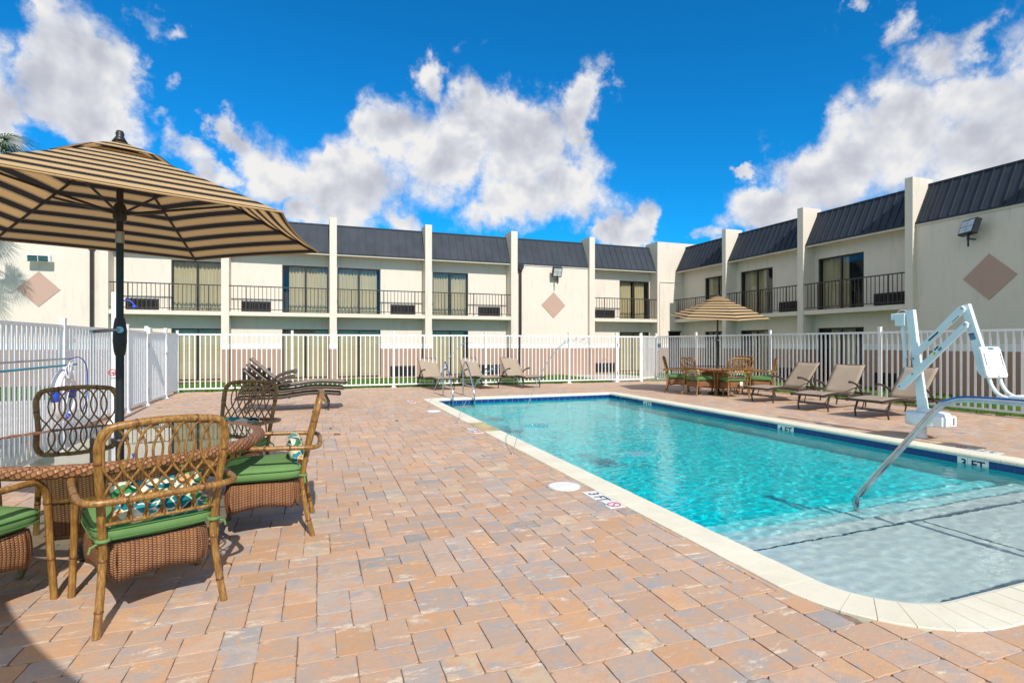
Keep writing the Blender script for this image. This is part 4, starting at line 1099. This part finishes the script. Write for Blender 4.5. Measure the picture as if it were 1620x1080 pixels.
    md = o.modifiers.new('s', 'SOLIDIFY'); md.thickness = .016
    # cushion
    def soft_box(w, d, h, pw=4.0, nu=28, nv=12, puff=.012):
        def fn(a_, b_):
            th = 2 * math.pi * a_; ph = math.pi * (b_ - .5); ce = lambda v, e: math.copysign(abs(v) ** e, v)
            c1, s1, c2, s2 = math.cos(th), math.sin(th), math.cos(ph), math.sin(ph); e1 = 2 / pw; e2 = .5
            x = w * ce(c1, e1) * ce(c2, e2); y = d * ce(s1, e1) * ce(c2, e2); z = h * ce(s2, .7)
            z += puff * math.sin(x * 17 + 1) * math.cos(y * 13) * .25
            return (x, y, z)
        return fn
    c = MB(Matrix.Translation((0, .03, .445))); c.grid(36, 14, soft_box(.268, .265, .062, 7)); cu = c.build('seat_cushion', M_GREEN, ch, recalc=True)
    pp = MB(); 
    for z in (.422, .468):
        pp.tube([(.271 * math.copysign(abs(math.cos(a_)) ** .3, math.cos(a_)), .03 + .268 * math.copysign(abs(math.sin(a_)) ** .3, math.sin(a_)), z) for a_ in [2 * math.pi * (i + .5) / 40 for i in range(40)]], .0035, 5, closed=True)
    pp.build('piping', M_GREENDK, cu)
    for s in (-1, 1):
        tt = MB()
        tt.tube([(s * .235 + math.cos(a_) * .024, -.236 + math.sin(a_) * .024, .425) for a_ in [i * math.pi / 6 for i in range(12)]], .009, 6, closed=True); tt.tube([(s * .215, -.22, .43), (s * .19, -.2, .44)], .01, 6); tt.tube([(s * .25, -.245, .42), (s * .285, -.25, .405), (s * .29, -.25, .38)], .006, 5)
        tt.build('tie', M_GREEN, cu)
    def pil(a_, b_):
        X, Z = (a_ - .5) * 2, (b_ - .5) * 2
        return X, Z
    P_ = MB(Matrix.Translation((0.0, -.185, .565)) @ Matrix.Rotation(R(-16), 4, 'X'))
    def face(sgn):
        def fn(a_, b_):
            X, Z = (a_ - .5) * 2, (b_ - .5) * 2; th = .055 * ((1 - X ** 4) * (1 - Z ** 4)) ** .6; pin = 1 - .06 * (1 - abs(Z) ** 2) * abs(X) ** 3
            return (.205 * X * (1 - .05 * (1 - Z * Z)), sgn * th, .115 * Z * (1 - .09 * (1 - X * X)))
        return fn
    P_.grid(16, 10, face(1)); P_.grid(16, 10, face(-1), flip=True); P_.build('pillow', M_PILLOW, ch, recalc=True)
    return ch
def facing(fx, fy): return math.atan2(-fx, fy)
G1 = 'rattan armchairs around the near umbrella table'; G2 = 'rattan armchairs around the far umbrella table'
chair = make_chair('rattan_armchair', 'honey rattan armchair seen from behind, nearest the camera', (-.83, 3.33, 0), facing(-.42, .91), G1)
dup(chair, (-.33, 4.29, 0), facing(-1, 0.0), 'rattan armchair in side view right of the near table, green cushion in sun', G1)
dup(chair, (-.75, 5.38, 0), facing(-.45, -.9), 'shaded rattan armchair behind the near table in front of the stacked loungers', G1)
dup(chair, (-1.72, 5.10, 0), facing(.42, -.9), 'dark shaded rattan armchair behind the near table beside the umbrella pole', G1)
dup(chair, (-1.72, 3.38, 0), facing(.5, .87), 'rattan armchair cut by the lower left edge of the picture', G1)
dup(chair, (-2.28, 4.22, 0), facing(1, 0), 'shaded rattan armchair under the left end of the near table', G1)
for x, y, fx, fy, lb in [(9.36, 11.50, 1, .08, 'rattan armchair with its back to the pool at the left of the far table'),
                         (9.40, 12.42, .75, -.66, 'leftmost rattan armchair of the far table, next to the gate'),
                         (9.94, 10.86, .30, .95, 'rattan armchair with a white tag seen from behind at the far table'),
                         (10.86, 10.86, -.75, .66, 'rightmost rattan armchair of the far table beside the first tan lounger'),
                         (11.05, 11.90, -.95, -.3, 'rattan armchair on the fence side of the far table')]:
    c_ = dup(chair, (x, y, 0), facing(fx, fy), lb, G2)
    if 'tag' in lb:
        m = MB(); m.box((.03, -.295, .30), (.10, -.29, .40)); m.build('care_tag', M_TILEWHITE, c_)
def round_table(label, loc, group):
    t_ = thing('wicker_table', label, 'table', loc, 0, group); Rr = .86
    # woven rim: twisted rope coils
    V = []; F = []; UV = []; n = 160; prof = [(-.075, .004), (-.06, .016), (-.03, .020), (0, .014), (.012, 0), (.012, -.03), (-.004, -.046), (-.05, -.046), (-.075, -.03)]
    q = len(prof)
    for i in range(n):
        a = 2 * math.pi * i / n
        for j, (d, z) in enumerate(prof):
            tw = .004 * math.sin(i * math.pi * .5 + j * 1.3); V.append(((Rr + d + tw) * math.cos(a), (Rr + d + tw) * math.sin(a), .70 + z + tw * .6)); 
    for i in range(n):
        for j in range(q): F.append((i * q + j, ((i + 1) % n) * q + j, ((i + 1) % n) * q + (j + 1) % q, i * q + (j + 1) % q))
    me = bpy.data.meshes.new('rim'); me.from_pydata(V, [], F); uvl = me.uv_layers.new(name='UVMap'); co = []
    for f in F:
        for c_i, i in enumerate(f):
            ii = i // q; jj = i % q
            if ii == 0 and f[0] // q == n - 1: ii = n
            if jj == 0 and f[0] % q == q - 1: jj = q
            co += [jj * .018 + ii * .010, ii * 2 * math.pi * Rr / n * .42 - jj * .004]
    uvl.data.foreach_set('uv', co); me.polygons.foreach_set('use_smooth', [True] * len(F)); me.materials.append(M_WICKER); o = bpy.data.objects.new('rim', me); COL.objects.link(o); o.parent = t_
    g = MB(); g.lathe([(.035, .706), (Rr - .065, .706), (Rr - .063, .709), (Rr - .065, .712), (.035, .712), (.035, .706)], 96, smooth=False); g.build('glass_top', M_TGLASS, t_)
    rg = MB(); rg.lathe([(.028, .70), (.05, .70), (.05, .722), (.028, .722), (.028, .70)], 20); rg.build('pole_ring', M_BLACK, t_)
    # wicker pedestal box with rattan rails
    V = []; F = []; UV = []; hw = .27
    for k, (a, b) in enumerate([((-hw, -hw), (hw, -hw)), ((hw, -hw), (hw, hw)), ((hw, hw), (-hw, hw)), ((-hw, hw), (-hw, -hw))]):
        i = len(V); V += [(*a, .18), (*b, .18), (b[0] * 1.12, b[1] * 1.12, .60), (a[0] * 1.12, a[1] * 1.12, .60)]; UV += [(k, .18), (k + .54, .18), (k + .56, .60), (k - .02, .60)]; F.append((i, i + 1, i + 2, i + 3))
    me = bpy.data.meshes.new('pedestal'); me.from_pydata(V, [], F); uvl = me.uv_layers.new(name='UVMap'); uvl.data.foreach_set('uv', [c for f in F for i in f for c in UV[i]]); me.materials.append(M_WICKER); o = bpy.data.objects.new('pedestal', me); COL.objects.link(o); o.parent = t_; md = o.modifiers.new('s', 'SOLIDIFY'); md.thickness = .02
    rl = MB()
    for z, w in ((.60, .305), (.40, .29), (.18, .272)): rl.tube([(-w, -w, z), (w, -w, z), (w, w, z), (-w, w, z)], .014, 7, closed=True)
    for a in range(4):
        c_, s_ = math.cos(a * math.pi / 2), math.sin(a * math.pi / 2)
        rl.tube([(c_ * .3 - s_ * .02, s_ * .3, .60), (c_ * .55, s_ * .55, .655), (c_ * .80, s_ * .80, .665)], .014, 7)
    rl.build('rail', M_BAMBOO, t_)
    for k in range(4):
        a = math.pi / 4 + k * math.pi / 2; c_, s_ = math.cos(a), math.sin(a); A1, B1 = MB(), MB()
        pts = [(c_ * .50, s_ * .50, .655), (c_ * .60, s_ * .60, .64), (c_ * .655, s_ * .655, .56), (c_ * .655, s_ * .655, .44), (c_ * .60, s_ * .60, .32), (c_ * .52, s_ * .52, .20), (c_ * .50, s_ * .50, .10), (c_ * .54, s_ * .54, 0)]
        bamboo(A1, B1, smooth_path(pts, 4), .021, (.3, .55, .85)); A1.join(B1).build('leg', [M_BAMBOO, M_NODE], t_)
    return t_
tb = round_table('round glass topped wicker table under the large near umbrella', (*T1, 0), 'round wicker tables')
dup(tb, (*T2, 0), R(20), 'round glass topped wicker table under the far umbrella', 'round wicker tables')

# ------------------------------------------------------------------ sun loungers
def make_lounger(label, loc, rz, group, back=48):
    """local +X runs from the foot end to the head end"""
    L = thing('sun_lounger', label, 'sun lounger', loc, rz, group); w = .31
    seat = smooth_path([(0, 0, .335), (.3, 0, .36), (.6, 0, .365), (.9, 0, .33), (1.12, 0, .30), (1.27, 0, .305)], 5)
    hx, hz = 1.22, .315; ca, sa = math.cos(R(back)), math.sin(R(back)); bl = .76
    backp = [(hx + ca * bl * u - sa * .02 * math.sin(math.pi * u), 0, hz + sa * bl * u + ca * (-.03) * math.sin(math.pi * u)) for u in [i / 8 for i in range(9)]]
    f = MB()
    for s in (-1, 1):
        for P, r1 in ((seat, .028), ):
            q = [(p[0], s * w, p[2] - .012) for p in P]; V = []; F = []
            for (x, y, z) in q: V += [(x, y - .014, z + .016), (x, y + .014, z + .016), (x, y + .014, z - .03), (x, y - .014, z - .03)]
            for i in range(len(q) - 1):
                for k in range(4): F.append((4 * i + k, 4 * i + (k + 1) % 4, 4 * i + 4 + (k + 1) % 4, 4 * i + 4 + k))
            F += [(3, 2, 1, 0), tuple(4 * (len(q) - 1) + k for k in range(4))]; f.add(V, F)
        f.box((1.25, s * w - .014, .255), (1.93, s * w + .014, .30))
    f.box((-.012, -w - .014, .305), (.02, w + .014, .345)); f.box((1.90, -w, .255), (1.93, w, .30)); f.box((.95, -w, .26), (.98, w, .285))
    f.build('frame', M_LOUNGEFRAME, L, recalc=True)
    for s in (-1, 1):
        for x0, x1 in ((.30, .24), (1.62, 1.74)):
            l = MB(); l.tube([(x0, s * (w - .02), .31), (x1 - (.03 if x0 < 1 else -.03), s * (w - .02), .12), (x1, s * (w - .015), 0)], [.02, .017, .015], 8); l.build('leg', M_LOUNGEFRAME, L)
    b = MB(); b.tube([(.26, -w + .02, .14), (.26, w - .02, .14)], .011, 7); b.tube([(1.69, -w + .02, .14), (1.69, w - .02, .14)], .011, 7)
    for s in (-1, 1): b.tube([(.28, s * .2, .14), (.42, s * .24, .32)], .009, 6)
    b.build('stretcher', M_LOUNGEFRAME, L)
    def strip(P, th, ww):
        m = MB(); V = []; F = []
        for i, (x, y, z) in enumerate(P):
            for k in range(9): yy = -ww + 2 * ww * k / 8; V.append((x, yy, z + .006 - .008 * math.cos((k - 4) / 4 * math.pi / 2)))
        for i in range(len(P) - 1):
            for k in range(8): a = i * 9 + k; F.append((a, a + 1, a + 10, a + 9))
        m.add(V, F, True); return m
    strip(seat, .01, w - .012).build('seat_sling', M_SLING, L, solid=.006)
    bk = MB()
    for s in (-1, 1): bk.tube([(p[0], s * (w - .02), p[2]) for p in backp], .0165, 7)
    bk.tube([(backp[-1][0], -w + .02, backp[-1][2]), (backp[-1][0], w - .02, backp[-1][2])], .0165, 7)
    bk.tube([(backp[5][0], -w + .05, backp[5][2] - .02), (1.62, -w + .05, .28)], .010, 6); bk.tube([(backp[5][0], w - .05, backp[5][2] - .02), (1.62, w - .05, .28)], .010, 6)
    bo = bk.build('backrest', M_LOUNGEFRAME, L); strip([(p[0] - sa * .01, p[1], p[2] + ca * .01) for p in backp], .01, w - .01).build('back_sling', M_SLING, bo, solid=.006)
    for s in (-1, 1):
        a = MB(); P = smooth_path([(1.52, s * (w + .03), .28), (1.40, s * (w + .035), .40), (1.24, s * (w + .04), .50), (1.06, s * (w + .04), .555), (.94, s * (w + .04), .565)], 4)
        a.tube(P, [.017] * (len(P) - 4) + [.018, .021, .023, .020], 8, squash=1.25); a.build('armrest', M_LOUNGEFRAME, L)
    return L
GR, GB, GS = 'tan loungers on the right side of the pool', 'tan loungers in front of the back fence', 'loungers stacked on top of each other'
def lrot(foot, head): return math.atan2(head[1] - foot[1], head[0] - foot[0])
lg = make_lounger('tan sling lounger nearest the far dining table, first in its row', (9.42, 9.62, 0), lrot((9.42, 9.62), (11.3, 9.70)), GR)
dup(lg, (9.17, 8.02, 0), lrot((9.17, 8.02), (11.1, 8.45)), 'tan sling lounger in the middle of the row by the right fence', GR)
dup(lg, (9.22, 6.88, 0), lrot((9.22, 6.88), (11.2, 7.02)), 'tan sling lounger right behind the white pool lift', GR)
for (fx, fy), (hx, hy), lb in [((3.52, 15.05), (3.22, 16.9), 'tan lounger left of the pool ladder in front of the back fence'), ((4.88, 15.0), (4.50, 16.9), 'tan lounger behind the pool ladder, middle one by the back fence'), ((6.15, 14.85), (5.87, 16.7), 'tan lounger right of the pool ladder in front of the back fence')]:
    dup(lg, (fx, fy, 0), lrot((fx, fy), (hx, hy)), lb, GB)
lk = make_lounger('lowest', (0.45, 11.72, 0), math.pi - R(.8), GS, 42)
for i, lb in enumerate(('lowest of the three stacked loungers', 'middle lounger of the stack of three', 'topmost of the three stacked loungers')):
    if i == 0: lk['label'] = lb; continue
    o = dup(lk, (.45 + .055 * i, 11.72 + .03 * i, .112 * i), math.pi + R(.8 * (i - 1)), lb, GS, skip=() if i == 0 else ('leg', 'stretcher'))

# ------------------------------------------------------------------ pool lift
def lift():
    LX, LY = 8.14, 5.20
    L = thing('pool_lift', 'white pool access lift with raised arm and hanging seat', 'pool lift', (LX, LY, 0), -math.pi / 2)
    # measured outline points -> metres in the lift's own vertical plane (local x runs towards the pool's near end)
    def q(x, y):
        u = (1400 + x / 4.695 - 810) / 847; rx, ry = .342 + .940 * u, .940 - .342 * u; d = LX / rx
        return (LY - ry * d, 1.35 - (470 + y / 4.695 - 543) * d / 847)
    def beam(name, poly, y0, y1, m_=M_LIFT, parent=L):
        b = MB(); b.prism([q(*p) for p in poly], y0, y1, 'y'); o = b.build(name, m_, parent, recalc=True)
        md = o.modifiers.new('b', 'BEVEL'); md.width = .004; md.segments = 2; return o
    b = MB(); b.lathe([(.0, 0), (.075, 0), (.075, .02), (.06, .03), (.06, .2), (0, .2)], 24); b.build('anchor_post', M_WHITEPL, L)
    b = MB(); b.lathe([(0, .185), (.25, .185), (.265, .20), (.265, .345), (.245, .37), (.13, .385), (0, .385)], 40, (.03, .08, 0)); d = b.build('base_cover', M_LIFT, L)
    b = MB(); b.box((.16, -.10, .185), (.34, .20, .345), .02); bx = b.build('battery_box', M_WHITE, d); b = MB(); b.box((.3395, .10, .22), (.344, .13, .32)); b.build('slot', M_SILVER, bx)
    b = MB(); b.lathe([(0, .38), (.12, .38), (.11, .415), (0, .425)], 24, (.06, 0, 0)); b.build('turntable', M_LIFT, L)
    ms = beam('mast', [(253, 842), (318, 838), (283, 600), (262, 440), (221, 92), (162, 102), (205, 400), (236, 640)], -.035, .035)
    b = MB(); b.box((*[0] * 0, q(262, 0)[0], -.037, q(0, 835)[1]), (q(300, 0)[0], -.0355, q(0, 795)[1])); b.build('data_label', M_BLUEINK, ms)
    b = MB(); b.prism([q(222, 92), q(221, 560), q(206, 500), q(168, 104)], -.075, -.036, 'y')
    b = MB(); b.box((q(88, 0)[0], -.05, q(0, 218)[1]), (q(165, 0)[0], .06, q(0, 125)[1]), .01); cb = b.build('control_box', M_LIFT, L)
    b = MB(); b.box((q(56, 0)[0], -.04, q(0, 172)[1]), (q(86, 0)[0], .05, q(0, 128)[1]), .008); b.build('control_cap', M_LIFT, cb)
    b = MB(); b.tube([(q(95, 125)[0], 0, q(0, 125)[1]), (q(105, 0)[0], 0, q(0, 106)[1]), (q(130, 0)[0], 0, q(0, 102)[1]), (q(160, 0)[0], 0, q(0, 110)[1])], .006, 6); b.build('cable', M_WHITEPL, cb)
    b = MB(); p0, p1, p2 = q(133, 218), q(152, 452), q(156, 640); b.tube([(p0[0], 0, p0[1]), (p1[0], 0, p1[1])], .026, 10); b.tube([(p1[0], 0, p1[1]), (p2[0], 0, p2[1])], .012, 8); b.build('actuator', M_LIFT, L)
    up = beam('upper_arm', [(256, 392), (572, 72), (600, 62), (622, 88), (612, 110), (275, 430), (256, 432)], -.085, -.04)
    lo = beam('lower_arm', [(140, 640), (160, 630), (618, 200), (640, 180), (662, 196), (655, 225), (178, 684), (148, 684), (132, 664)], -.13, -.086)
    hg = beam('hanger', [(570, 68), (632, 48), (735, 368), (748, 600), (705, 560), (625, 230)], -.038, .030)
    # pivots
    b = MB()
    for x, y in ((152, 660), (250, 568), (636, 204)): c = q(x, y); b.tube([(c[0], -.133, c[1]), (c[0], .04, c[1])], .016, 12)
    for x, y in ((222, 455), (602, 84)): c = q(x, y); b.tube([(c[0], -.088, c[1]), (c[0], .04, c[1])], .016, 12)
    b.build('pivot_bolt', M_SILVER, L)
    def decal(name, poly, y, m_, parent): b = MB(); b.prism([q(*p) for p in poly], y - .001, y, 'y'); return b.build(name, m_, parent)
    decal('warning_label', [(400, 408), (428, 408), (414, 436)], -.1305, M_YELLOWINK, lo); decal('instruction_label', [(438, 388), (462, 366), (474, 380), (450, 402)], -.1305, M_BLUEINK, lo); decal('dark_label', [(410, 388), (440, 362), (447, 370), (417, 396)], -.1305, M_BLACKINK, lo)
    decal('maker_label', [(352, 318), (424, 254), (430, 264), (358, 328)], -.0855, M_BLACKINK, up); decal('slot_mark', [(530, 182), (580, 136), (584, 142), (534, 188)], -.0855, M_BLUEINK, up)
    decal('instruction_label', [(636, 275), (678, 268), (692, 312), (650, 320)], -.039, M_BLUEINK, hg); decal('dark_label', [(634, 272), (676, 264), (679, 272), (637, 280)], -.0395, M_BLACKINK, hg)
    # seat: back shell, tubes, pan (faces the pool's near end)
    W3 = lambda X, Y, Z: (LY - Y, X - LX, Z)
    sb = MB(); x0, x1 = 7.80, 8.22
    lean = lambda z: 4.21 + (z - .92) * .23
    def shell(u, v, y):                                       # u across, v up
        z = .92 + .39 * v; return W3(x0 + (x1 - x0) * u, lean(z) + y, z)
    out = [(.06, 0), (.94, 0), (1, .08), (.97, .93), (.90, 1), (.10, 1), (.03, .93), (0, .08)]
    P = [shell(u, v, 0) for u, v in out] + [shell(u, v, .035) for u, v in out]
    sb.add(P, [tuple(range(8)), tuple(range(15, 7, -1))] + [(i, (i + 1) % 8, 8 + (i + 1) % 8, 8 + i) for i in range(8)])
    so = sb.build('seat_back', M_WHITEPL, L, recalc=True); md = so.modifiers.new('b', 'BEVEL'); md.width = .010; md.segments = 3
    def mark(name, u0, v0, u1, v1, m_):
        b = MB(); b.add([shell(u0, v0, -.002), shell(u1, v0, -.002), shell(u1, v1, -.002), shell(u0, v1, -.002)], [(0, 1, 2, 3)]); b.build(name, m_, so)
    mark('hand_slot', .36, .90, .62, .97, M_BLUEINK); mark('side_slot', .09, .38, .125, .80, M_SILVER); mark('side_slot', .86, .38, .895, .80, M_SILVER); mark('drain_slot', .46, .03, .56, .06, M_BLACKINK)
    for X in (7.91, 8.12):
        b = MB(); b.tube(smooth_path([W3(X, 4.30, 1.1), W3(X, 4.26, .92), W3(X, 4.22, .80), W3(X, 4.14, .71), W3(X, 4.0, .68), W3(X, 3.62, .68)], 5), .022, 10); b.build('seat_tube', M_WHITEPL, L)
    b = MB(); a0 = W3(7.82, 4.02, .69); a1 = W3(8.20, 3.60, .725); b.box(a0, a1, .012); b.build('seat_pan', M_WHITEPL, L)
    b = MB(); b.box(W3(7.98, 4.44, 1.0), W3(8.12, 4.26, 1.12), .01); b.build('seat_mount', M_LIFT, L)
lift()

# ------------------------------------------------------------------ rails, ladder, lids, jets
hr = thing('stair_handrail', 'curved stainless handrail rising out of the water over the pool steps', 'handrail', (4.9, 3.0, 0))
b = MB(); b.tube(smooth_path([(0, .73, -.75), (0, .73, -.45), (0, .725, -.20), (0, .66, -.055), (0, .30, .42), (0, .02, .79), (0, -.10, .875), (0, -.24, .905), (0, -.6, .91), (0, -1.2, .905), (0, -1.5, .87), (0, -1.62, .74), (0, -1.62, .4), (0, -1.62, 0)], 5), .027, 14); b.build('tube', M_STEEL, hr)
b = MB(); b.lathe([(0, 0), (.06, 0), (.055, .012), (.03, .02), (0, .02)], 20, (0, -1.62, .0)); b.build('flange', M_STEEL, hr)
ld = thing('pool_ladder', 'stainless steel pool ladder rails at the far end of the pool', 'ladder', (3.35, 13.2, 0))
for s in (-.27, .27):
    b = MB(); b.tube(smooth_path([(s, .52, 0), (s, .52, .35), (s, .50, .68), (s, .40, .83), (s, .24, .86), (s, .0, .72), (s, -.36, .38), (s, -.53, .16), (s, -.56, -.1), (s, -.56, -.8)], 5), .021, 10); o = b.build('rail', M_STEEL, ld)
    b = MB(); b.tube([(s, .50, .28), (s, -.42, .28)], .014, 8); b.lathe([(0, 0), (.05, 0), (.045, .012), (.0, .014)], 16, (s, .52, .0)); b.build('brace', M_STEEL, o)
b = MB()
for z in (-.25, -.52, -.79): b.box((-.25, -.60, z), (.25, -.50, z + .03), .006)
b.build('tread', M_STEEL, ld)
for x, y, lb in ((2.19, 4.58, 'round white skimmer lid in the deck nearest the camera'), (2.17, 10.55, 'round white skimmer lid in the deck near the far corner')):
    s = thing('skimmer_lid', lb, 'skimmer lid', (x, y, .001), 0, 'skimmer lids'); b = MB(); b.lathe([(0, 0), (.145, 0), (.145, .008), (.138, .010), (.125, .008), (.10, .010), (0, .011)], 40); o = b.build('lid', M_WHITEPL, s); b = MB(); b.lathe([(.148, -.004), (.156, -.004), (.156, .005), (.148, .005), (.148, -.004)], 40); b.build('ring', M_GROUT, s)
def jet(label, x0, y0, x1, y1, zp, seed):
    rj = random.Random(seed); j = thing('water_jet', label, 'water jet', (x0, y0, 0), 0, 'arching deck jets')
    nz = MB(); nz.lathe([(0, 0), (.03, 0), (.03, .006), (0, .008)], 16, (0, 0, .002)); nz.build('nozzle', M_STEEL, j)
    dx, dy = x1 - x0, y1 - y0; P = lambda u: Vector((dx * u, dy * u, 4 * zp * u * (1 - u) * (1.0) - .118 * u))
    m = MB(); n = 46; pts = []; rs = []
    for i in range(n + 1):
        u = i / n * .44; p = P(u); pts.append(p + Vector((rj.gauss(0, 1), rj.gauss(0, 1), rj.gauss(0, 1))) * .0016 * u * 4); rs.append(.0042 + .003 * u * abs(math.sin(i * 1.7)) * 2)
    m.tube(pts, rs, 7)
    def drop(c, r):
        # small stretched droplet
        V = []; F = []; k = 6; d = Vector((rj.gauss(0, 1), rj.gauss(0, 1), rj.gauss(0, 1))).normalized() * r * rj.uniform(.5, 2.2)
        m.tube([c - d, c - d * .5, c + d * .5, c + d], [r * .3, r, r * .9, r * .25], 6)
    for i in range(130):
        u = rj.uniform(.34, .98); c = P(u); sp = .012 + .07 * max(0, u - .35)
        drop(c + Vector((rj.gauss(0, sp * .5), rj.gauss(0, sp * .5), rj.gauss(0, sp * .7))), rj.uniform(.002, .0065))
    for i in range(170): a = rj.uniform(0, 6.28); d = rj.uniform(0, .15) ; drop(Vector((dx + math.cos(a) * d * 1.2, dy + math.sin(a) * d, -.113 + abs(rj.gauss(0, .014)))), rj.uniform(.003, .008))
    m.build('stream', M_JET, j)
jet('nearest arching water jet rising beside the near coping', 2.24, 6.15, 3.96, 6.05, 1.46, 1)
jet('low arching water jet just behind the yellow stained coping', 2.22, 8.85, 3.75, 8.85, .98, 2)
jet('farthest arching water jet near the skimmer lid', 2.02, 10.43, 3.75, 10.4, 1.42, 3)

# ------------------------------------------------------------------ things on the left fence
XF = -3.44
sh = thing('outdoor_shower', 'tall white outdoor shower post behind the near umbrella pole', 'shower', (-3.235, 10.85, 0))
b = MB(); b.box((-.036, -.036, 0), (.036, .036, 2.22), .008); b.box((-.09, -.09, 0), (.09, .09, .015)); b.build('post', M_WHITE, sh)
b = MB(); b.tube(smooth_path([(.05, 0, 2.02), (.14, 0, 2.08), (.22, 0, 2.08), (.28, 0, 2.02)], 4), .012, 8); b.lathe([(0, 0), (.05, 0), (.02, .05), (0, .06)], 14, (.29, 0, 1.96)); b.build('shower_head', M_BLUEPL, sh)
b = MB(); b.tube([(0, -.05, .86), (0, -.09, .86)], .012, 8); b.tube([(math.cos(a) * .05, -.095, .86 + math.sin(a) * .05) for a in [i * math.pi / 8 for i in range(16)]], .008, 6, closed=True); b.build('valve_wheel', M_RED, sh)
rb = thing('ring_buoy', 'white ring buoy with blue bands and white rope hung on the left fence', 'ring buoy', (XF + .05, 9.35, .62))
def ring(m, a0, a1, rr, n=10):
    m.tube([(0, math.cos(a) * .27, math.sin(a) * .31) for a in [a0 + (a1 - a0) * i / n for i in range(n + 1)]], rr, 12, squash=.75)
b = MB(); 
for k in range(4): ring(b, k * math.pi / 2 + .22, (k + 1) * math.pi / 2 - .22, .062)
b.build('ring', M_WHITEPL, rb)
for k in range(4): b = MB(); ring(b, k * math.pi / 2 - .22, k * math.pi / 2 + .22, .065, 4); b.build('band', M_BLUEPL, rb)
b = MB(); pts = []
for i in range(60): a = i * .62; pts.append((.07 + .02 * math.sin(i), .06 * math.cos(a) * (1 + .5 * math.sin(i * .3)), .36 + .09 * math.sin(a * 1.1) * (1 + .3 * math.cos(i * .7)) + .02 * math.sin(i * 1.9)))
b.tube(smooth_path(pts, 3), .006, 5); b.tube(smooth_path([(.06, .1, .2), (.09, -.12, .0), (.08, -.16, -.2), (.07, .0, -.32), (.08, .1, -.2)], 6), .006, 5); b.build('rope', M_WHITEPL, rb)
b = MB(); b.tube([(XF + .04, 3.0, 1.115), (XF + .04, 9.5, 1.13)], .013, 8); b.tube([(XF + .04, 9.5, 1.13), (XF + .04, 9.62, 1.128)], .017, 8); tag(b.build('long_pole', M_SILVER), 'long grey alloy pool pole lying along the left fence', 'pole')
b = MB(); b.tube([(XF + .06, 3.0, 1.01), (XF + .06, 9.75, 1.04)], .015, 8); tag(b.build('long_pole', M_TEALPOLE), 'long teal pool pole below the grey one on the left fence', 'pole')
b = MB(); b.tube(smooth_path([(XF + .05, 9.5, 1.12), (XF + .08, 9.8, 1.14), (XF + .08, 10.05, 1.0), (XF + .06, 10.15, .7), (XF + .06, 10.1, .45), (XF + .05, 10.0, .3)], 6), .008, 6); tag(b.build('hose', M_BLUEPL), 'thin dark blue hose looping down the left fence beside the ring buoy', 'hose')

# ------------------------------------------------------------------ palms
def palm(label, loc, H, fl, n, seed):
    rp = random.Random(seed); p = thing('palm_tree', label, 'palm tree', loc); b = MB()
    pts = [(math.sin(i * .3) * .08, 0, H * i / 12) for i in range(13)]; b.tube(pts, [.22 - .08 * i / 12 + .012 * (i % 2) for i in range(13)], 12); b.build('trunk', M_TRUNK, p)
    top = Vector(pts[-1]); V = []; F = []; st = MB()
    for k in range(n):
        az = k * 2.399; el = R(rp.uniform(-30, 65)); ln = fl * rp.uniform(.75, 1.05); d = Vector((math.cos(az) * math.cos(el), math.sin(az) * math.cos(el), math.sin(el)))
        side = Vector((-math.sin(az), math.cos(az), 0)); stem = []
        for i in range(9): u = i / 8; q = top + d * ln * .5 * u + Vector((0, 0, -.35 * u * u * ln * .45)); stem.append(q)
        st.tube(stem, [.018 - .0014 * i for i in range(9)], 5)
        c = stem[-1]; dir_ = (stem[-1] - stem[-2]).normalized(); upv = side.cross(dir_)
        for j in range(34):                                  # fan of narrow drooping blades
            a = R(-125 + 250 * j / 33) ; l = ln * .5 * (1 - .18 * abs(a) / 2.2) * rp.uniform(.9, 1.05)
            bd = dir_ * math.cos(a) + side * math.sin(a); w = .010 + .0035 * fl
            wv = (side * math.cos(a) - dir_ * math.sin(a)) * w; e1 = c + bd * l * .55 + upv * .02; e2 = c + bd * l + Vector((0, 0, -.28 * l * rp.uniform(.6, 1.2)))
            i0 = len(V); V.extend([c - wv * .3, c + wv * .3, e1 + wv, e1 - wv, e2]); F.extend([(i0, i0 + 1, i0 + 2, i0 + 3), (i0 + 3, i0 + 2, i0 + 4)])
    me = bpy.data.meshes.new('crown'); me.from_pydata([tuple(v) for v in V], [], F); me.materials.append(M_FROND); o = bpy.data.objects.new('crown', me); COL.objects.link(o); o.parent = p
    st.build('frond_stem', M_TRUNK, p)
palm('fan palm left of the picture whose frond shadow falls on the left wall', (-9.4, 17.5, 0), 6.7, 1.75, 13, 3)
palm('green fan palm behind the hotel roof at the upper left edge', (-12.75, 27, 0), 8.9, 3.0, 30, 6)
def leaf(x, y, rz, s, lb):
    m = MB(Matrix.Rotation(rz, 4, 'Z')); m.grid(6, 2, lambda a, b: ((a - .5) * s, (b - .5) * s * .42 * math.sin(math.pi * min(.98, max(.02, a))), .008 + .012 * (b - .5) ** 2 * 4 + .008 * math.sin(a * 5)))
    o = m.build('dry_leaf', M_LEAFDRY); o.location = (x, y, 0); tag(o, lb, 'leaf', 'dry leaves on the deck')
M_LEAFDRY = plain('dry_leaf_brown', (.16, .08, .03), .8, var=.3, vscale=30)
for x, y, rz, s_, lb in ((.28, 8.3, .5, .10, 'largest dry brown leaf on the pavers right of the rattan chairs'), (.20, 8.9, 2.0, .08, 'dry brown leaf just behind the largest leaf on the pavers'), (1.3, 9.4, .2, .06, 'tiny dry leaf on the pavers between stacked loungers and skimmer lid')): leaf(x, y, rz, s_, lb)
